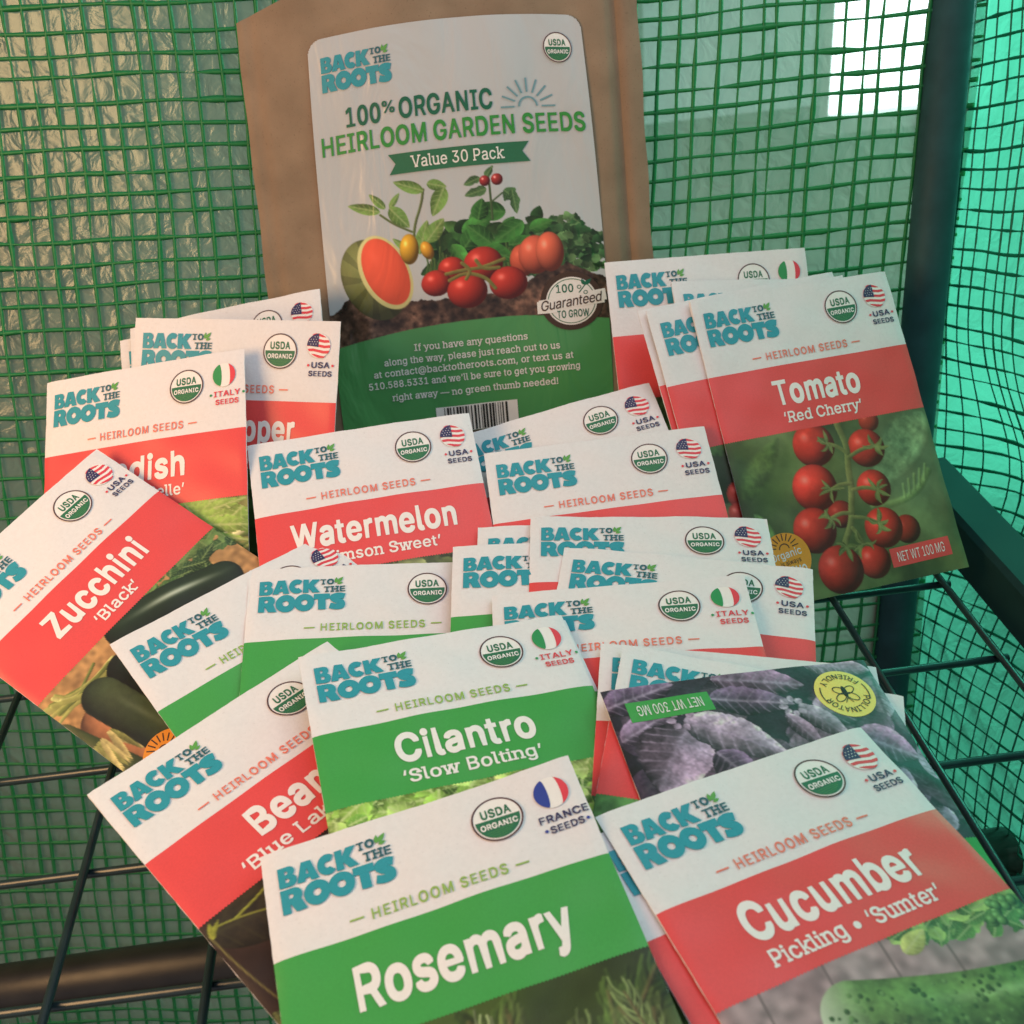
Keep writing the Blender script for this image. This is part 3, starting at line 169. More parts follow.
FONT = json.loads(r"""{"A":[377,[13,0,158,400,217,400,364,0,311,0,226,238,220,254,214,272,208,293,200,316,183,376,193,376,183,344,175,316,167,292,161,271,150,238,67,0],[86,112,86,156,291,156,291,112]],"B":[359,[47,0,47,400,190,400,216,398,239,394,259,386,275,375,289,362,299,348,307,331,312,313,313,294,312,278,309,264,304,252,297,241,289,232,280,225,270,219,259,214,248,210,248,206,260,204,273,200,286,193,297,184,308,173,316,160,323,144,327,127,329,107,327,88,322,69,315,52,304,37,289,25,271,14,249,6,223,2,194,0],[98,45,192,45,221,47,243,53,259,63,271,76,277,90,279,107,278,121,275,133,269,145,262,155,252,164,240,171,227,177,212,180,195,181,98,181],[98,224,187,224,201,225,214,228,227,233,237,239,247,247,254,257,260,267,263,279,264,293,262,309,256,324,246,337,231,347,212,353,189,355,98,355]],"C":[401,[210,-5,177,-3,146,6,118,20,93,39,72,62,55,91,42,123,34,160,32,200,34,240,42,277,55,309,72,337,93,361,118,380,146,394,177,403,210,405,230,404,249,401,268,397,285,390,301,381,316,370,330,358,342,344,352,329,361,312,367,294,372,274,321,274,317,287,312,299,306,310,299,320,290,329,281,337,260,349,248,353,236,356,223,358,210,358,187,356,165,350,144,340,126,326,111,308,98,286,89,261,83,232,81,200,83,168,89,139,98,114,111,92,126,74,145,60,165,50,187,44,210,42,223,42,236,44,248,47,260,51,281,63,290,71,299,80,306,90,312,101,317,113,321,126,372,126,367,106,361,88,352,71,342,56,330,42,316,30,301,19,285,11,268,4,249,-1,230,-4]],"D":[395,[172,0,75,0,75,45,169,45,200,47,227,53,250,63,270,78,286,96,298,117,307,142,312,170,314,201,312,231,307,259,298,283,286,305,270,323,251,337,229,347,203,353,174,355,73,355,73,400,177,400,214,397,248,389,277,376,303,358,324,335,341,308,353,276,360,240,363,201,360,161,353,125,341,93,324,66,302,43,276,24,245,11,211,3],[98,400,98,0,47,0,47,400]],"E":[329,[47,0,47,400,293,400,293,355,98,355,98,225,279,225,279,180,98,180,98,45,295,45,295,0]],"F":[322,[47,0,47,400,290,400,290,355,98,355,98,219,272,219,272,174,98,174,98,0]],"G":[409,[211,-5,177,-3,146,6,117,20,92,39,71,63,54,91,42,123,34,160,32,200,34,240,42,277,54,309,71,337,92,361,117,380,145,394,175,403,208,405,229,404,249,401,268,396,285,389,302,380,317,369,331,357,343,343,353,327,362,311,368,293,373,274,321,274,316,287,311,298,297,319,289,328,280,336,270,343,248,353,236,356,223,358,209,358,186,356,164,350,144,340,126,326,111,308,98,286,89,261,83,232,81,200,83,168,89,139,98,114,111,92,127,74,145,60,165,50,187,44,211,42,233,43,253,48,271,56,287,67,301,81,312,97,320,116,325,136,326,159,341,157,222,157,222,201,376,201,376,157,373,126,366,97,354,71,339,49,319,30,296,15,270,4,242,-3]],"H":[406,[47,0,47,400,98,400,98,227,308,227,308,400,359,400,359,0,308,0,308,182,98,182,98,0]],"I":[236,[24,0,24,45,93,45,93,355,24,355,24,400,212,400,212,355,144,355,144,45,212,45,212,0]],"K":[367,[82,114,82,170,100,194,137,239,147,249,157,260,166,271,286,400,352,400,182,217,179,217],[47,0,47,400,98,400,98,263,97,177,98,152,98,0],[293,0,148,204,179,243,353,0]],"L":[309,[47,0,47,400,98,400,98,45,284,45,284,0]],"M":[494,[47,0,47,400,119,400,218,147,229,116,235,96,239,86,248,56,250,47,253,38,242,38,244,47,259,95,263,105,272,133,277,147,374,400,446,400,446,0,397,0,397,301,398,313,398,348,399,359,403,359,395,335,387,309,379,285,371,263,368,253,358,229,269,0,225,0,134,229,128,243,122,262,114,284,106,308,101,321,93,346,88,359,93,359,94,349,94,327,95,316,95,269,96,258,96,0]],"N":[412,[47,0,47,400,107,400,270,144,280,128,291,108,305,84,319,57,325,43,318,42,314,99,314,400,364,400,364,0,304,0,159,228,139,260,125,285,116,300,96,335,85,355,94,357,95,337,95,319,97,286,97,271,98,258,98,0]],"O":[419,[210,-5,177,-3,146,6,118,20,93,39,72,62,55,91,42,123,34,160,32,200,34,240,42,277,55,309,72,337,93,361,118,380,146,394,177,403,210,405,243,403,274,394,302,380,326,361,347,337,365,309,377,277,385,240,388,200,385,160,377,123,365,91,347,62,326,39,302,20,274,6,243,-3],[210,42,233,44,255,50,275,60,293,74,308,92,321,113,331,139,336,167,338,200,336,232,331,261,321,287,308,308,293,326,275,340,255,350,233,356,210,358,187,356,165,350,145,340,127,326,111,308,99,286,89,261,83,232,81,200,83,167,89,139,99,113,111,92,127,74,145,60,165,50,187,44]],"P":[350,[47,0,47,400,185,400,214,398,239,393,261,383,280,371,295,356,306,338,315,318,320,296,321,273,320,250,315,229,306,209,295,191,280,176,261,163,239,154,214,148,185,146,86,146,86,191,183,191,202,192,219,195,234,201,245,209,255,219,262,231,267,244,270,258,271,273,270,289,267,303,262,316,255,327,245,337,233,345,219,351,202,354,183,355,98,355,98,0]],"R":[353,[47,0,47,400,186,400,215,398,240,393,262,384,280,372,295,358,307,341,315,321,320,300,322,277,320,254,315,233,307,213,295,197,280,182,262,171,240,162,214,157,186,155,76,155,76,201,184,201,203,202,220,205,234,210,246,217,255,226,262,236,267,248,270,262,271,277,270,292,267,306,262,318,255,329,246,338,234,346,220,351,203,354,183,355,98,355,98,0],[278,0,181,180,238,180,336,0]],"S":[351,[176,-7,148,-5,123,-1,100,7,80,18,64,31,50,47,40,65,33,85,30,107,82,107,85,93,90,80,97,69,107,60,118,52,131,46,145,42,160,39,176,39,193,40,210,43,225,47,238,54,250,62,259,72,266,84,270,96,272,110,270,121,267,132,261,141,244,155,233,161,207,171,144,188,114,199,88,212,68,227,53,246,44,268,41,293,43,314,49,334,59,352,72,368,89,381,108,391,130,399,153,404,179,405,204,404,227,399,249,391,267,381,283,368,297,353,306,336,313,317,315,297,265,297,261,316,252,331,238,344,220,353,200,359,177,361,160,360,145,357,132,352,119,346,109,338,101,329,95,319,92,307,90,295,92,283,96,272,103,262,112,254,133,242,156,234,208,220,232,212,258,202,270,195,282,187,293,178,302,167,310,155,316,142,320,126,321,109,319,88,313,68,304,50,291,34,274,20,254,8,231,0,205,-5]],"T":[353,[25,355,25,400,328,400,328,355,202,355,202,0,151,0,151,355]],"U":[407,[203,-6,173,-4,146,2,121,12,99,26,81,43,67,63,56,85,49,110,47,136,47,400,98,400,98,140,99,122,103,105,111,89,120,75,133,63,147,53,164,46,183,42,203,41,224,42,243,46,260,53,274,63,286,75,296,89,303,105,307,122,309,140,309,400,359,400,359,136,357,110,351,85,340,63,326,43,307,26,286,12,261,2,234,-4]],"V":[377,[160,0,13,400,66,400,151,162,177,84,185,56,195,24,184,24,194,56,202,84,210,109,228,162,310,400,364,400,219,0]],"W":[540,[122,0,13,400,65,400,128,154,132,141,147,74,150,60,152,46,155,31,149,31,151,46,163,101,169,128,173,141,176,154,241,400,299,400,363,154,366,141,370,128,388,46,391,31,384,31,387,46,389,60,401,114,405,128,411,154,474,400,526,400,417,0,358,0,289,254,285,271,280,289,272,328,264,373,275,373,267,330,263,310,255,273,250,254,181,0]],"Y":[371,[160,0,160,164,13,400,72,400,151,271,160,257,167,243,175,230,182,216,196,181,176,181,183,200,190,216,197,230,220,271,300,400,358,400,211,164,211,0]],"Z":[345,[33,0,33,37,215,303,223,315,241,339,250,350,268,374,274,357,257,357,241,356,224,356,208,355,32,355,32,400,312,400,312,363,133,101,124,89,115,76,77,26,71,43,87,43,103,44,120,44,136,45,314,45,314,0]],"a":[306,[126,-7,107,-6,90,-2,74,4,60,12,48,22,37,35,30,50,25,66,24,85,25,101,28,115,34,127,41,136,50,145,61,152,85,162,99,166,112,168,126,171,171,177,184,178,202,182,209,185,213,188,216,194,217,202,216,214,214,224,210,233,204,241,197,248,189,253,178,257,167,259,154,260,140,259,128,257,117,253,108,249,99,243,92,237,82,223,79,215,32,229,40,246,50,260,62,272,75,282,89,289,105,295,120,299,136,301,152,302,164,302,188,298,201,295,213,290,225,283,236,275,245,265,253,252,260,237,263,219,265,198,265,0,217,0,217,41,214,41,205,27,198,19,190,12,180,6,169,1,156,-3,142,-6],[134,36,151,37,166,40,179,46,190,54,200,63,207,73,216,96,217,108,217,149,210,145,197,141,182,138,143,133,116,128,106,125,96,121,88,116,81,110,76,102,73,93,72,82,73,73,76,64,80,57,86,50,93,45,102,41,112,38,122,36]],"b":[334,[180,-6,163,-5,148,-2,136,3,125,10,116,17,108,25,102,32,93,46,88,46,88,0,41,0,41,400,89,400,89,251,93,251,108,272,124,287,135,293,147,298,163,301,180,302,204,300,226,294,246,283,264,269,279,251,291,230,300,206,305,178,307,148,305,118,300,91,291,66,279,45,264,27,246,13,226,2,204,-4],[173,37,191,38,206,43,220,52,231,63,241,76,248,92,254,109,257,128,258,149,257,169,254,188,248,205,241,221,232,234,220,245,206,253,191,258,173,259,156,258,140,253,127,245,115,235,106,222,98,207,93,189,90,170,89,149,90,128,93,108,98,90,106,75,116,62,127,51,141,43,156,38]],"c":[311,[163,-6,137,-4,113,2,92,13,73,27,57,45,44,67,34,91,29,118,27,147,29,177,34,204,44,229,57,250,73,268,92,283,113,294,137,300,163,302,177,302,191,300,204,297,229,287,240,280,250,272,259,263,267,253,274,242,280,230,284,218,238,206,236,214,224,234,206,249,182,258,173,259,163,259,144,258,128,252,114,244,102,232,93,219,85,203,80,186,77,167,76,147,77,128,80,110,85,92,93,77,102,63,114,52,128,43,144,38,163,37,173,37,182,38,199,44,206,47,219,57,229,70,237,84,239,92,285,81,281,67,275,55,268,44,260,34,251,25,241,17,230,10,218,4,205,-1,192,-4,178,-6]],"d":[334,[154,-6,130,-4,108,2,88,13,70,27,55,45,43,66,34,91,29,118,27,148,29,178,34,206,43,230,55,251,70,269,88,283,108,294,130,300,154,302,171,301,186,298,199,293,210,287,226,272,241,251,244,251,244,400,292,400,292,0,246,0,246,46,241,46,232,32,226,25,218,17,209,10,198,3,186,-2,171,-5],[161,37,178,38,193,43,207,51,218,62,228,75,235,90,241,108,244,128,245,149,244,170,241,189,236,207,228,222,219,235,207,245,194,253,178,258,161,259,143,258,127,253,114,245,102,234,93,221,85,205,80,188,77,169,76,149,77,128,80,109,85,92,93,76,102,63,114,52,128,43,143,38]],"e":[318,[167,-6,139,-4,114,2,92,13,73,27,57,45,44,67,34,91,29,118,27,147,29,176,34,203,43,228,56,249,72,268,90,283,112,294,135,300,161,302,177,301,193,299,209,294,224,288,238,279,251,268,263,255,273,239,281,222,287,201,291,178,292,152,292,133,59,133,59,174,266,174,243,159,242,178,239,195,234,211,227,225,218,237,206,247,193,254,178,258,161,260,144,258,129,254,115,246,103,237,93,225,86,212,80,197,77,182,75,166,75,140,77,119,81,100,87,83,95,69,106,58,119,48,133,42,149,38,167,36,179,37,199,41,209,46,217,51,224,57,231,65,236,73,240,83,287,71,281,57,274,43,263,31,251,20,238,11,222,3,205,-2,187,-5]],"f":[199,[179,298,179,257,5,257,5,298],[63,0,63,339,65,355,69,370,75,382,84,393,94,401,106,408,119,413,133,416,147,417,158,416,167,416,181,413,191,410,179,368,164,372,153,373,140,371,129,368,121,362,116,353,113,342,111,329,111,0]],"g":[334,[163,-118,142,-117,122,-115,105,-110,76,-96,65,-87,55,-77,46,-66,40,-54,80,-32,84,-38,96,-52,111,-64,121,-69,133,-73,147,-76,163,-77,185,-75,205,-69,222,-59,235,-45,242,-27,245,-5,245,54,241,54,237,47,218,25,209,18,198,12,186,8,171,5,153,4,130,6,109,11,89,21,71,34,56,51,43,71,34,94,29,121,27,150,29,180,34,207,43,231,56,252,71,269,88,283,108,294,130,300,154,302,172,301,187,298,199,293,210,287,219,280,227,272,242,251,246,251,246,298,293,298,293,-7,291,-31,285,-53,275,-71,262,-86,247,-98,228,-107,208,-113,186,-117],[161,46,178,48,194,52,207,59,219,69,228,81,236,95,241,112,245,131,246,151,245,172,241,191,236,208,229,222,219,235,208,246,194,253,179,258,161,259,143,258,128,253,114,245,102,234,93,221,85,206,80,189,77,171,76,151,77,131,80,113,86,96,93,82,103,70,114,60,128,52,144,48]],"h":[322,[89,178,89,0,41,0,41,400,89,400,89,226,81,226,91,251,104,270,120,285,137,294,157,300,179,302,198,301,216,297,232,290,246,280,258,268,268,252,275,234,279,213,281,189,281,0,233,0,233,185,231,207,225,225,215,239,201,250,185,257,165,259,151,258,138,255,126,250,116,242,107,233,99,222,94,209,90,195]],"i":[131,[41,0,41,298,89,298,89,0],[66,348,57,349,49,352,42,357,37,364,34,372,32,380,34,388,37,396,42,403,49,408,57,411,66,412,75,411,83,408,90,403,95,396,98,388,99,380,98,372,95,364,90,357,83,352,75,349]],"j":[131,[41,298,89,298,89,-24,88,-41,85,-57,80,-71,72,-83,63,-93,51,-102,37,-108,21,-111,3,-112,-8,-112,-8,-68,2,-68,14,-67,24,-63,32,-57,37,-48,40,-36,41,-23],[66,348,57,349,49,352,42,357,37,364,33,372,32,380,33,388,37,396,42,403,49,408,57,411,66,412,74,411,82,408,89,403,95,396,98,388,99,380,98,372,95,364,89,357,82,352,74,349]],"k":[299,[86,107,86,166,95,166,224,298,283,298,145,157,139,157],[41,0,41,400,89,400,89,0],[231,0,116,146,150,180,293,0]],"l":[149,[110,-2,88,0,71,6,58,16,49,29,43,46,41,66,41,400,89,400,89,78,90,65,94,49,99,44,106,42,126,41,133,43,142,2,127,-1]],"m":[479,[41,0,41,298,88,298,88,232,85,232,89,247,96,260,104,272,114,282,124,290,135,296,147,300,160,303,172,304,193,301,211,295,226,284,238,269,247,252,252,232,246,232,250,246,257,258,265,270,275,280,287,288,299,295,313,300,328,303,343,304,360,302,376,299,391,292,404,284,416,272,425,258,432,242,436,222,438,201,438,0,390,0,390,199,388,219,382,235,372,246,359,254,345,258,329,260,316,259,305,256,294,251,285,245,278,237,272,228,267,218,265,207,264,194,264,0,216,0,216,204,214,220,208,233,199,245,187,253,173,258,157,260,145,259,134,256,124,252,114,245,106,237,99,227,94,216,90,202,89,187,89,0]],"n":[322,[89,178,89,0,41,0,41,298,88,298,88,226,81,226,91,251,104,270,120,285,137,294,157,300,179,302,198,301,216,297,232,290,246,280,258,268,268,252,275,234,279,213,281,189,281,0,233,0,233,185,231,207,225,225,215,239,201,250,185,257,165,259,151,258,138,255,126,250,116,242,107,233,99,222,94,209,90,195]],"o":[326,[163,-6,137,-4,113,2,92,13,73,27,57,45,44,67,34,91,29,118,27,147,29,177,34,204,44,229,57,250,73,268,92,283,113,294,137,300,163,302,189,300,213,294,235,283,254,268,270,250,283,229,292,204,298,177,300,147,298,118,292,91,283,67,270,45,254,27,235,13,213,2,189,-4],[163,37,182,38,198,43,212,52,224,63,234,77,241,92,247,110,250,128,251,147,250,167,247,185,241,203,234,219,224,232,212,244,198,252,182,258,163,259,144,258,128,252,114,244,102,232,93,219,85,203,80,186,77,167,76,147,77,128,80,110,85,92,93,77,102,63,114,52,128,43,144,38]],"p":[334,[41,-112,41,298,88,298,88,251,93,251,108,272,124,287,135,293,147,298,163,301,180,302,204,300,226,294,246,283,264,269,279,251,291,230,300,206,305,178,307,148,305,118,300,91,291,66,279,45,264,27,246,13,226,2,204,-4,180,-6,163,-5,148,-2,136,3,125,10,116,17,108,25,102,32,93,46,89,46,89,-112],[173,37,191,38,206,43,220,52,231,63,241,76,248,92,254,109,257,128,258,149,257,169,254,188,248,205,241,221,232,234,220,245,206,253,191,258,173,259,156,258,140,253,127,245,115,235,106,222,98,207,93,189,90,170,89,149,90,128,93,108,98,90,106,75,116,62,127,51,141,43,156,38]],"q":[334,[292,-112,244,-112,244,46,241,46,232,32,226,25,218,17,209,10,198,3,186,-2,171,-5,154,-6,130,-4,108,2,88,13,70,27,55,45,43,66,34,91,29,118,27,148,29,178,34,206,43,230,55,251,70,269,88,283,108,294,130,300,154,302,171,301,186,298,199,293,210,287,226,272,241,251,246,251,246,298,292,298],[161,37,178,38,193,43,207,51,218,62,228,75,235,90,241,108,244,128,245,149,244,170,241,189,236,207,228,222,219,235,207,245,194,253,178,258,161,259,143,258,127,253,114,245,102,234,93,221,85,205,80,188,77,169,76,149,77,128,80,109,85,92,93,76,102,63,114,52,128,43,143,38]],"r":[204,[41,0,41,298,88,298,88,252,91,252,98,266,107,279,120,289,134,296,150,301,171,303,191,302,191,253,175,256,163,256,149,255,137,252,125,247,115,241,106,233,99,223,94,212,90,200,89,186,89,0]],"s":[287,[143,-6,123,-5,105,-2,88,3,73,10,60,19,49,30,39,43,32,57,28,74,74,84,79,69,87,57,98,47,111,41,126,37,143,36,162,37,178,42,192,49,203,58,209,69,211,81,210,91,206,99,200,107,191,113,180,118,167,122,117,134,93,141,72,151,57,164,46,178,39,196,37,215,38,232,43,247,51,261,62,273,75,283,90,291,108,297,127,301,147,302,167,301,184,298,200,293,213,286,225,277,235,267,243,255,250,242,255,228,211,218,206,229,199,239,191,248,179,256,165,260,147,261,131,260,116,256,103,249,93,240,87,230,85,218,87,208,91,199,97,191,107,185,120,180,135,175,180,165,205,157,225,147,241,135,252,120,258,103,260,84,259,67,254,51,246,37,234,24,221,14,204,5,186,-1,165,-5]],"t":[179,[160,298,160,257,5,257,5,298],[51,370,99,370,99,77,100,65,103,55,107,48,113,43,122,40,137,39,150,41,159,42,168,1,145,-3,132,-3,109,-1,89,6,72,17,60,32,53,51,51,73]],"u":[322,[143,-4,124,-3,106,2,90,8,76,18,64,31,54,46,47,64,43,85,41,109,41,298,89,298,89,113,91,92,98,74,108,59,121,48,138,42,157,39,171,40,184,44,196,49,206,56,215,65,223,76,228,89,232,104,233,120,233,298,281,298,281,0,234,0,234,72,242,72,231,47,218,28,202,13,184,4,165,-2]],"v":[306,[128,0,14,298,66,298,130,122,142,86,157,33,162,16,145,16,155,51,159,68,164,86,176,122,240,298,292,298,178,0]],"w":[446,[108,0,18,298,68,298,105,168,115,129,127,84,132,59,138,32,130,32,140,83,146,106,151,128,157,149,162,168,198,298,249,298,284,168,289,149,295,128,300,107,305,84,311,59,316,32,308,32,313,59,325,106,330,128,336,149,341,168,377,298,428,298,338,0,290,0,239,177,236,191,228,220,225,235,217,266,228,266,225,250,221,235,218,221,210,191,206,177,203,162,195,135,156,0]],"x":[298,[16,0,135,172,134,134,23,298,79,298,125,226,133,212,141,199,155,174,163,162,138,162,145,174,153,186,159,199,174,226,183,240,221,298,277,298,164,133,164,168,281,0,226,0,181,67,173,81,164,94,136,143,161,143,140,107,133,94,125,81,117,67,72,0]],"y":[306,[37,-109,48,-67,56,-69,74,-71,82,-70,89,-68,96,-64,102,-58,108,-50,114,-40,118,-28,128,-1,14,298,66,298,130,122,142,86,157,33,162,16,144,16,159,68,164,86,176,122,240,298,292,298,161,-46,147,-73,139,-84,130,-93,120,-101,110,-107,98,-111,85,-113,72,-114,64,-114]],"z":[299,[33,0,33,36,200,251,200,254,38,254,38,298,261,298,261,260,99,47,99,44,266,44,266,0]],"0":[356,[178,-5,150,-3,125,5,102,19,83,38,67,61,54,89,45,122,39,159,38,200,39,241,45,278,54,310,67,339,83,362,103,381,125,395,150,403,178,405,206,403,232,395,254,381,273,362,289,339,302,310,311,278,317,241,319,200,317,159,311,122,302,89,289,61,274,38,254,19,232,5,207,-3],[178,39,197,41,213,47,228,58,241,73,251,91,260,113,266,139,269,168,270,200,269,232,266,261,260,287,251,309,241,327,228,342,213,353,197,359,178,361,160,359,143,353,128,342,116,327,105,309,97,287,91,261,87,232,86,200,87,168,91,139,97,113,105,91,116,73,128,58,143,47,160,41]],"1":[356,[60,0,60,43,307,43,307,0],[217,400,217,0,167,0,167,352,165,352,68,281,68,336,156,400]],"2":[356,[50,0,50,37,184,180,211,209,222,222,231,234,244,257,248,268,251,280,252,292,251,306,247,318,242,329,234,339,225,347,215,353,203,358,190,360,176,361,161,360,148,357,135,352,125,345,116,336,109,325,104,313,101,299,100,285,52,285,53,308,59,329,68,348,80,365,95,379,112,390,132,399,154,404,177,405,200,404,221,399,241,390,258,379,272,366,284,350,293,332,298,313,300,293,299,278,296,264,292,250,285,235,276,220,264,203,249,185,231,164,210,141,120,48,120,45,306,45,306,0]],"3":[356,[171,-5,148,-4,125,0,104,8,85,18,69,30,55,45,45,62,38,82,34,104,86,104,88,91,93,79,99,68,108,60,118,52,143,42,157,40,172,39,188,40,203,43,216,48,228,54,239,63,247,73,254,85,258,99,259,114,258,128,254,142,248,154,240,166,229,175,216,184,200,190,180,193,158,195,123,195,123,235,226,352,226,355,55,355,55,400,293,400,293,362,166,219,166,227,194,228,220,225,242,217,262,206,279,192,292,175,301,156,307,136,309,114,307,91,301,71,291,52,278,35,262,21,243,10,221,1,197,-4]],"4":[356,[31,83,31,125,194,400,244,400,85,130,85,128,325,128,325,83],[221,0,221,250,270,250,270,0]],"5":[356,[174,-5,151,-4,130,1,110,9,93,19,78,32,65,47,56,64,50,83,47,103,96,103,98,91,102,80,108,70,116,61,136,47,148,43,161,40,174,39,190,40,204,44,217,51,229,59,239,70,247,82,253,96,257,111,258,128,256,144,253,160,247,174,238,187,228,197,216,206,202,213,187,216,171,218,158,217,145,215,132,211,120,206,109,200,101,193,53,199,75,400,288,400,288,355,118,355,105,237,107,237,117,244,127,250,140,255,153,259,166,262,180,262,198,261,215,258,231,252,246,245,259,235,271,224,282,212,291,197,298,182,303,165,306,147,307,128,305,103,300,81,290,59,277,41,261,25,243,12,222,2,199,-3]],"6":[356,[178,-5,154,-3,132,2,112,12,94,24,79,40,66,59,57,80,52,102,50,127,51,147,56,167,63,188,73,211,88,238,108,268,198,400,253,400,119,205,114,205,118,213,130,226,137,232,145,237,154,241,163,244,174,246,185,247,208,245,229,240,248,232,265,220,279,206,291,189,299,169,304,147,306,123,304,100,298,77,289,57,277,39,262,24,244,11,224,2,202,-4],[178,38,193,39,207,43,219,49,230,58,239,68,247,80,253,93,256,108,257,123,256,140,253,154,247,168,239,180,230,190,219,198,207,204,193,207,178,209,163,207,149,204,137,198,126,190,116,180,108,168,103,155,99,140,98,125,99,108,103,93,108,80,116,68,126,58,137,49,149,43,163,39]],"7":[356,[76,0,254,352,254,355,49,355,49,400,307,400,307,353,130,0]],"8":[356,[178,-5,152,-4,128,1,107,9,87,20,71,33,58,49,49,66,43,85,41,106,42,123,45,139,51,153,59,167,68,179,79,190,92,198,105,204,120,208,120,210,102,217,86,227,73,242,63,259,57,278,55,299,57,319,62,337,71,354,83,369,98,381,115,392,134,399,155,404,178,405,201,404,221,399,241,392,258,381,272,369,284,354,293,337,298,319,300,299,298,279,292,260,283,242,270,227,254,217,236,210,236,208,250,204,264,198,276,190,287,179,297,167,305,153,310,139,314,123,315,106,313,85,307,66,298,49,284,33,268,20,249,9,228,1,204,-4],[178,39,195,40,210,43,224,47,236,54,246,62,254,72,260,83,264,95,265,109,263,123,260,136,253,148,245,159,235,168,222,175,209,181,194,184,178,185,162,184,147,181,133,175,121,168,110,159,102,148,96,136,92,123,91,109,92,95,95,83,101,72,109,62,119,54,132,47,145,43,161,40],[178,228,192,229,204,231,216,236,226,243,234,250,241,260,247,271,250,282,251,295,250,308,247,320,242,330,235,340,226,347,216,353,205,358,192,361,178,362,164,361,151,358,139,353,129,347,121,340,114,330,109,320,105,308,104,295,105,282,109,271,114,260,121,250,129,243,140,236,151,231,164,229]],"9":[356,[178,405,202,403,224,398,244,388,262,376,277,360,289,341,298,320,304,298,306,273,304,253,300,233,293,212,282,189,267,162,248,132,158,0,103,0,237,195,242,195,232,180,219,168,211,163,202,159,192,156,182,154,171,153,148,155,127,160,108,168,91,180,77,194,65,211,57,231,52,253,50,277,52,301,57,323,67,343,79,361,94,376,112,389,132,398,154,404],[178,362,163,361,149,357,137,351,126,342,116,332,109,320,103,307,100,292,99,277,100,261,103,246,109,232,116,220,126,210,137,202,149,196,163,193,178,191,193,193,206,196,219,202,230,210,240,220,247,232,253,245,256,260,257,275,256,292,253,307,247,320,240,332,230,342,219,351,207,357,193,361]],"%":[532,[138,222,122,224,107,227,95,234,84,242,75,252,68,263,63,276,60,290,59,305,59,324,60,339,63,352,68,365,75,377,84,387,95,395,108,401,122,405,138,406,154,405,169,401,181,395,192,387,201,377,208,365,213,352,216,339,217,324,217,305,216,290,213,276,208,263,201,252,192,242,181,234,168,227,154,224],[138,257,150,259,160,264,167,272,172,282,175,293,176,305,176,324,175,336,172,347,167,357,160,365,150,370,138,372,126,370,116,365,109,357,104,347,101,336,100,324,100,305,101,293,104,282,109,272,116,264,126,259],[394,-8,378,-6,364,-3,351,4,340,12,331,22,324,34,319,47,316,60,315,75,315,94,316,109,319,123,324,135,331,147,340,157,351,165,364,172,378,175,394,177,410,175,425,172,437,165,448,157,457,147,464,135,469,123,471,109,472,94,472,75,471,60,468,47,463,34,456,22,447,12,437,4,424,-3,410,-6],[394,27,406,29,416,34,423,42,428,52,431,63,432,75,432,94,431,106,428,117,423,127,416,135,407,140,394,142,382,140,372,135,365,127,360,117,357,106,356,94,356,75,357,63,360,52,365,42,372,34,382,29],[104,0,379,400,425,400,150,0]],"'":[162,[61,250,55,400,107,400,101,250]],".":[148,[75,-3,66,-2,57,1,50,7,44,14,40,23,39,32,40,42,44,50,50,58,57,64,66,67,75,68,84,67,93,64,100,58,106,50,110,42,111,32,110,23,106,14,100,7,93,1,84,-2]],",":[148,[30,-94,53,56,108,56,66,-94]],"@":[532,[279,-106,241,-104,206,-99,174,-90,145,-77,119,-61,96,-41,77,-19,61,7,48,36,39,68,33,103,32,141,34,178,39,212,48,243,61,272,77,298,97,321,119,340,144,357,173,370,204,379,238,385,274,387,310,385,342,379,371,369,398,356,421,339,442,320,460,299,474,276,485,251,493,224,498,197,500,169,498,131,496,112,493,93,489,76,483,60,476,45,466,33,455,22,441,15,425,10,406,8,385,10,374,13,364,17,355,22,347,28,340,35,335,44,332,54,330,54,325,43,316,33,305,23,292,16,276,11,257,10,234,12,214,18,197,28,182,41,170,57,161,76,154,97,150,119,148,143,150,167,155,188,163,208,173,226,187,241,202,253,220,262,239,268,259,270,276,269,290,266,303,260,313,254,321,247,327,240,330,240,330,263,372,263,372,87,373,76,376,67,381,58,388,52,397,48,407,46,419,48,429,52,438,60,444,70,449,83,453,100,455,120,457,169,456,192,452,215,446,236,437,257,425,276,411,294,395,309,375,322,354,333,329,341,303,346,273,348,243,346,216,341,190,334,167,323,147,309,129,292,113,273,100,251,90,227,83,200,78,171,77,140,78,108,83,79,90,52,100,28,113,6,129,-13,148,-29,169,-43,193,-53,220,-61,249,-66,281,-67,296,-67,324,-63,349,-57,370,-51,385,-46,397,-84,377,-91,352,-97,323,-103,308,-105,294,-106],[259,51,275,52,289,56,301,61,310,70,318,80,324,93,328,108,331,126,332,145,331,165,328,182,323,196,317,207,309,215,299,222,288,226,275,228,260,229,246,228,234,224,222,218,213,210,205,199,198,188,194,174,191,160,190,145,191,129,193,113,197,99,203,85,210,74,219,64,230,57,244,52]],"!":[154,[53,126,50,400,104,400,100,126],[77,-3,68,-2,59,1,52,7,46,14,42,23,41,32,42,42,46,50,52,57,59,63,68,67,77,68,87,67,95,63,102,57,108,50,112,42,113,32,112,23,108,14,102,7,95,1,87,-2]],"-":[356,[265,192,265,148,90,148,90,192]],"—":[550,[550,192,550,148,0,148,0,192]],"•":[306,[153,73,137,74,123,78,110,84,97,93,87,103,78,115,72,129,68,143,67,159,68,174,72,189,78,202,87,214,97,224,110,233,123,239,137,243,153,245,168,243,183,239,196,233,208,224,219,214,227,202,234,189,237,174,239,159,237,143,234,129,227,115,219,103,208,93,196,84,183,78,168,74]],"‘":[139,[41,250,82,400,119,400,95,250]],"’":[139,[41,250,64,400,119,400,77,250]]}""")
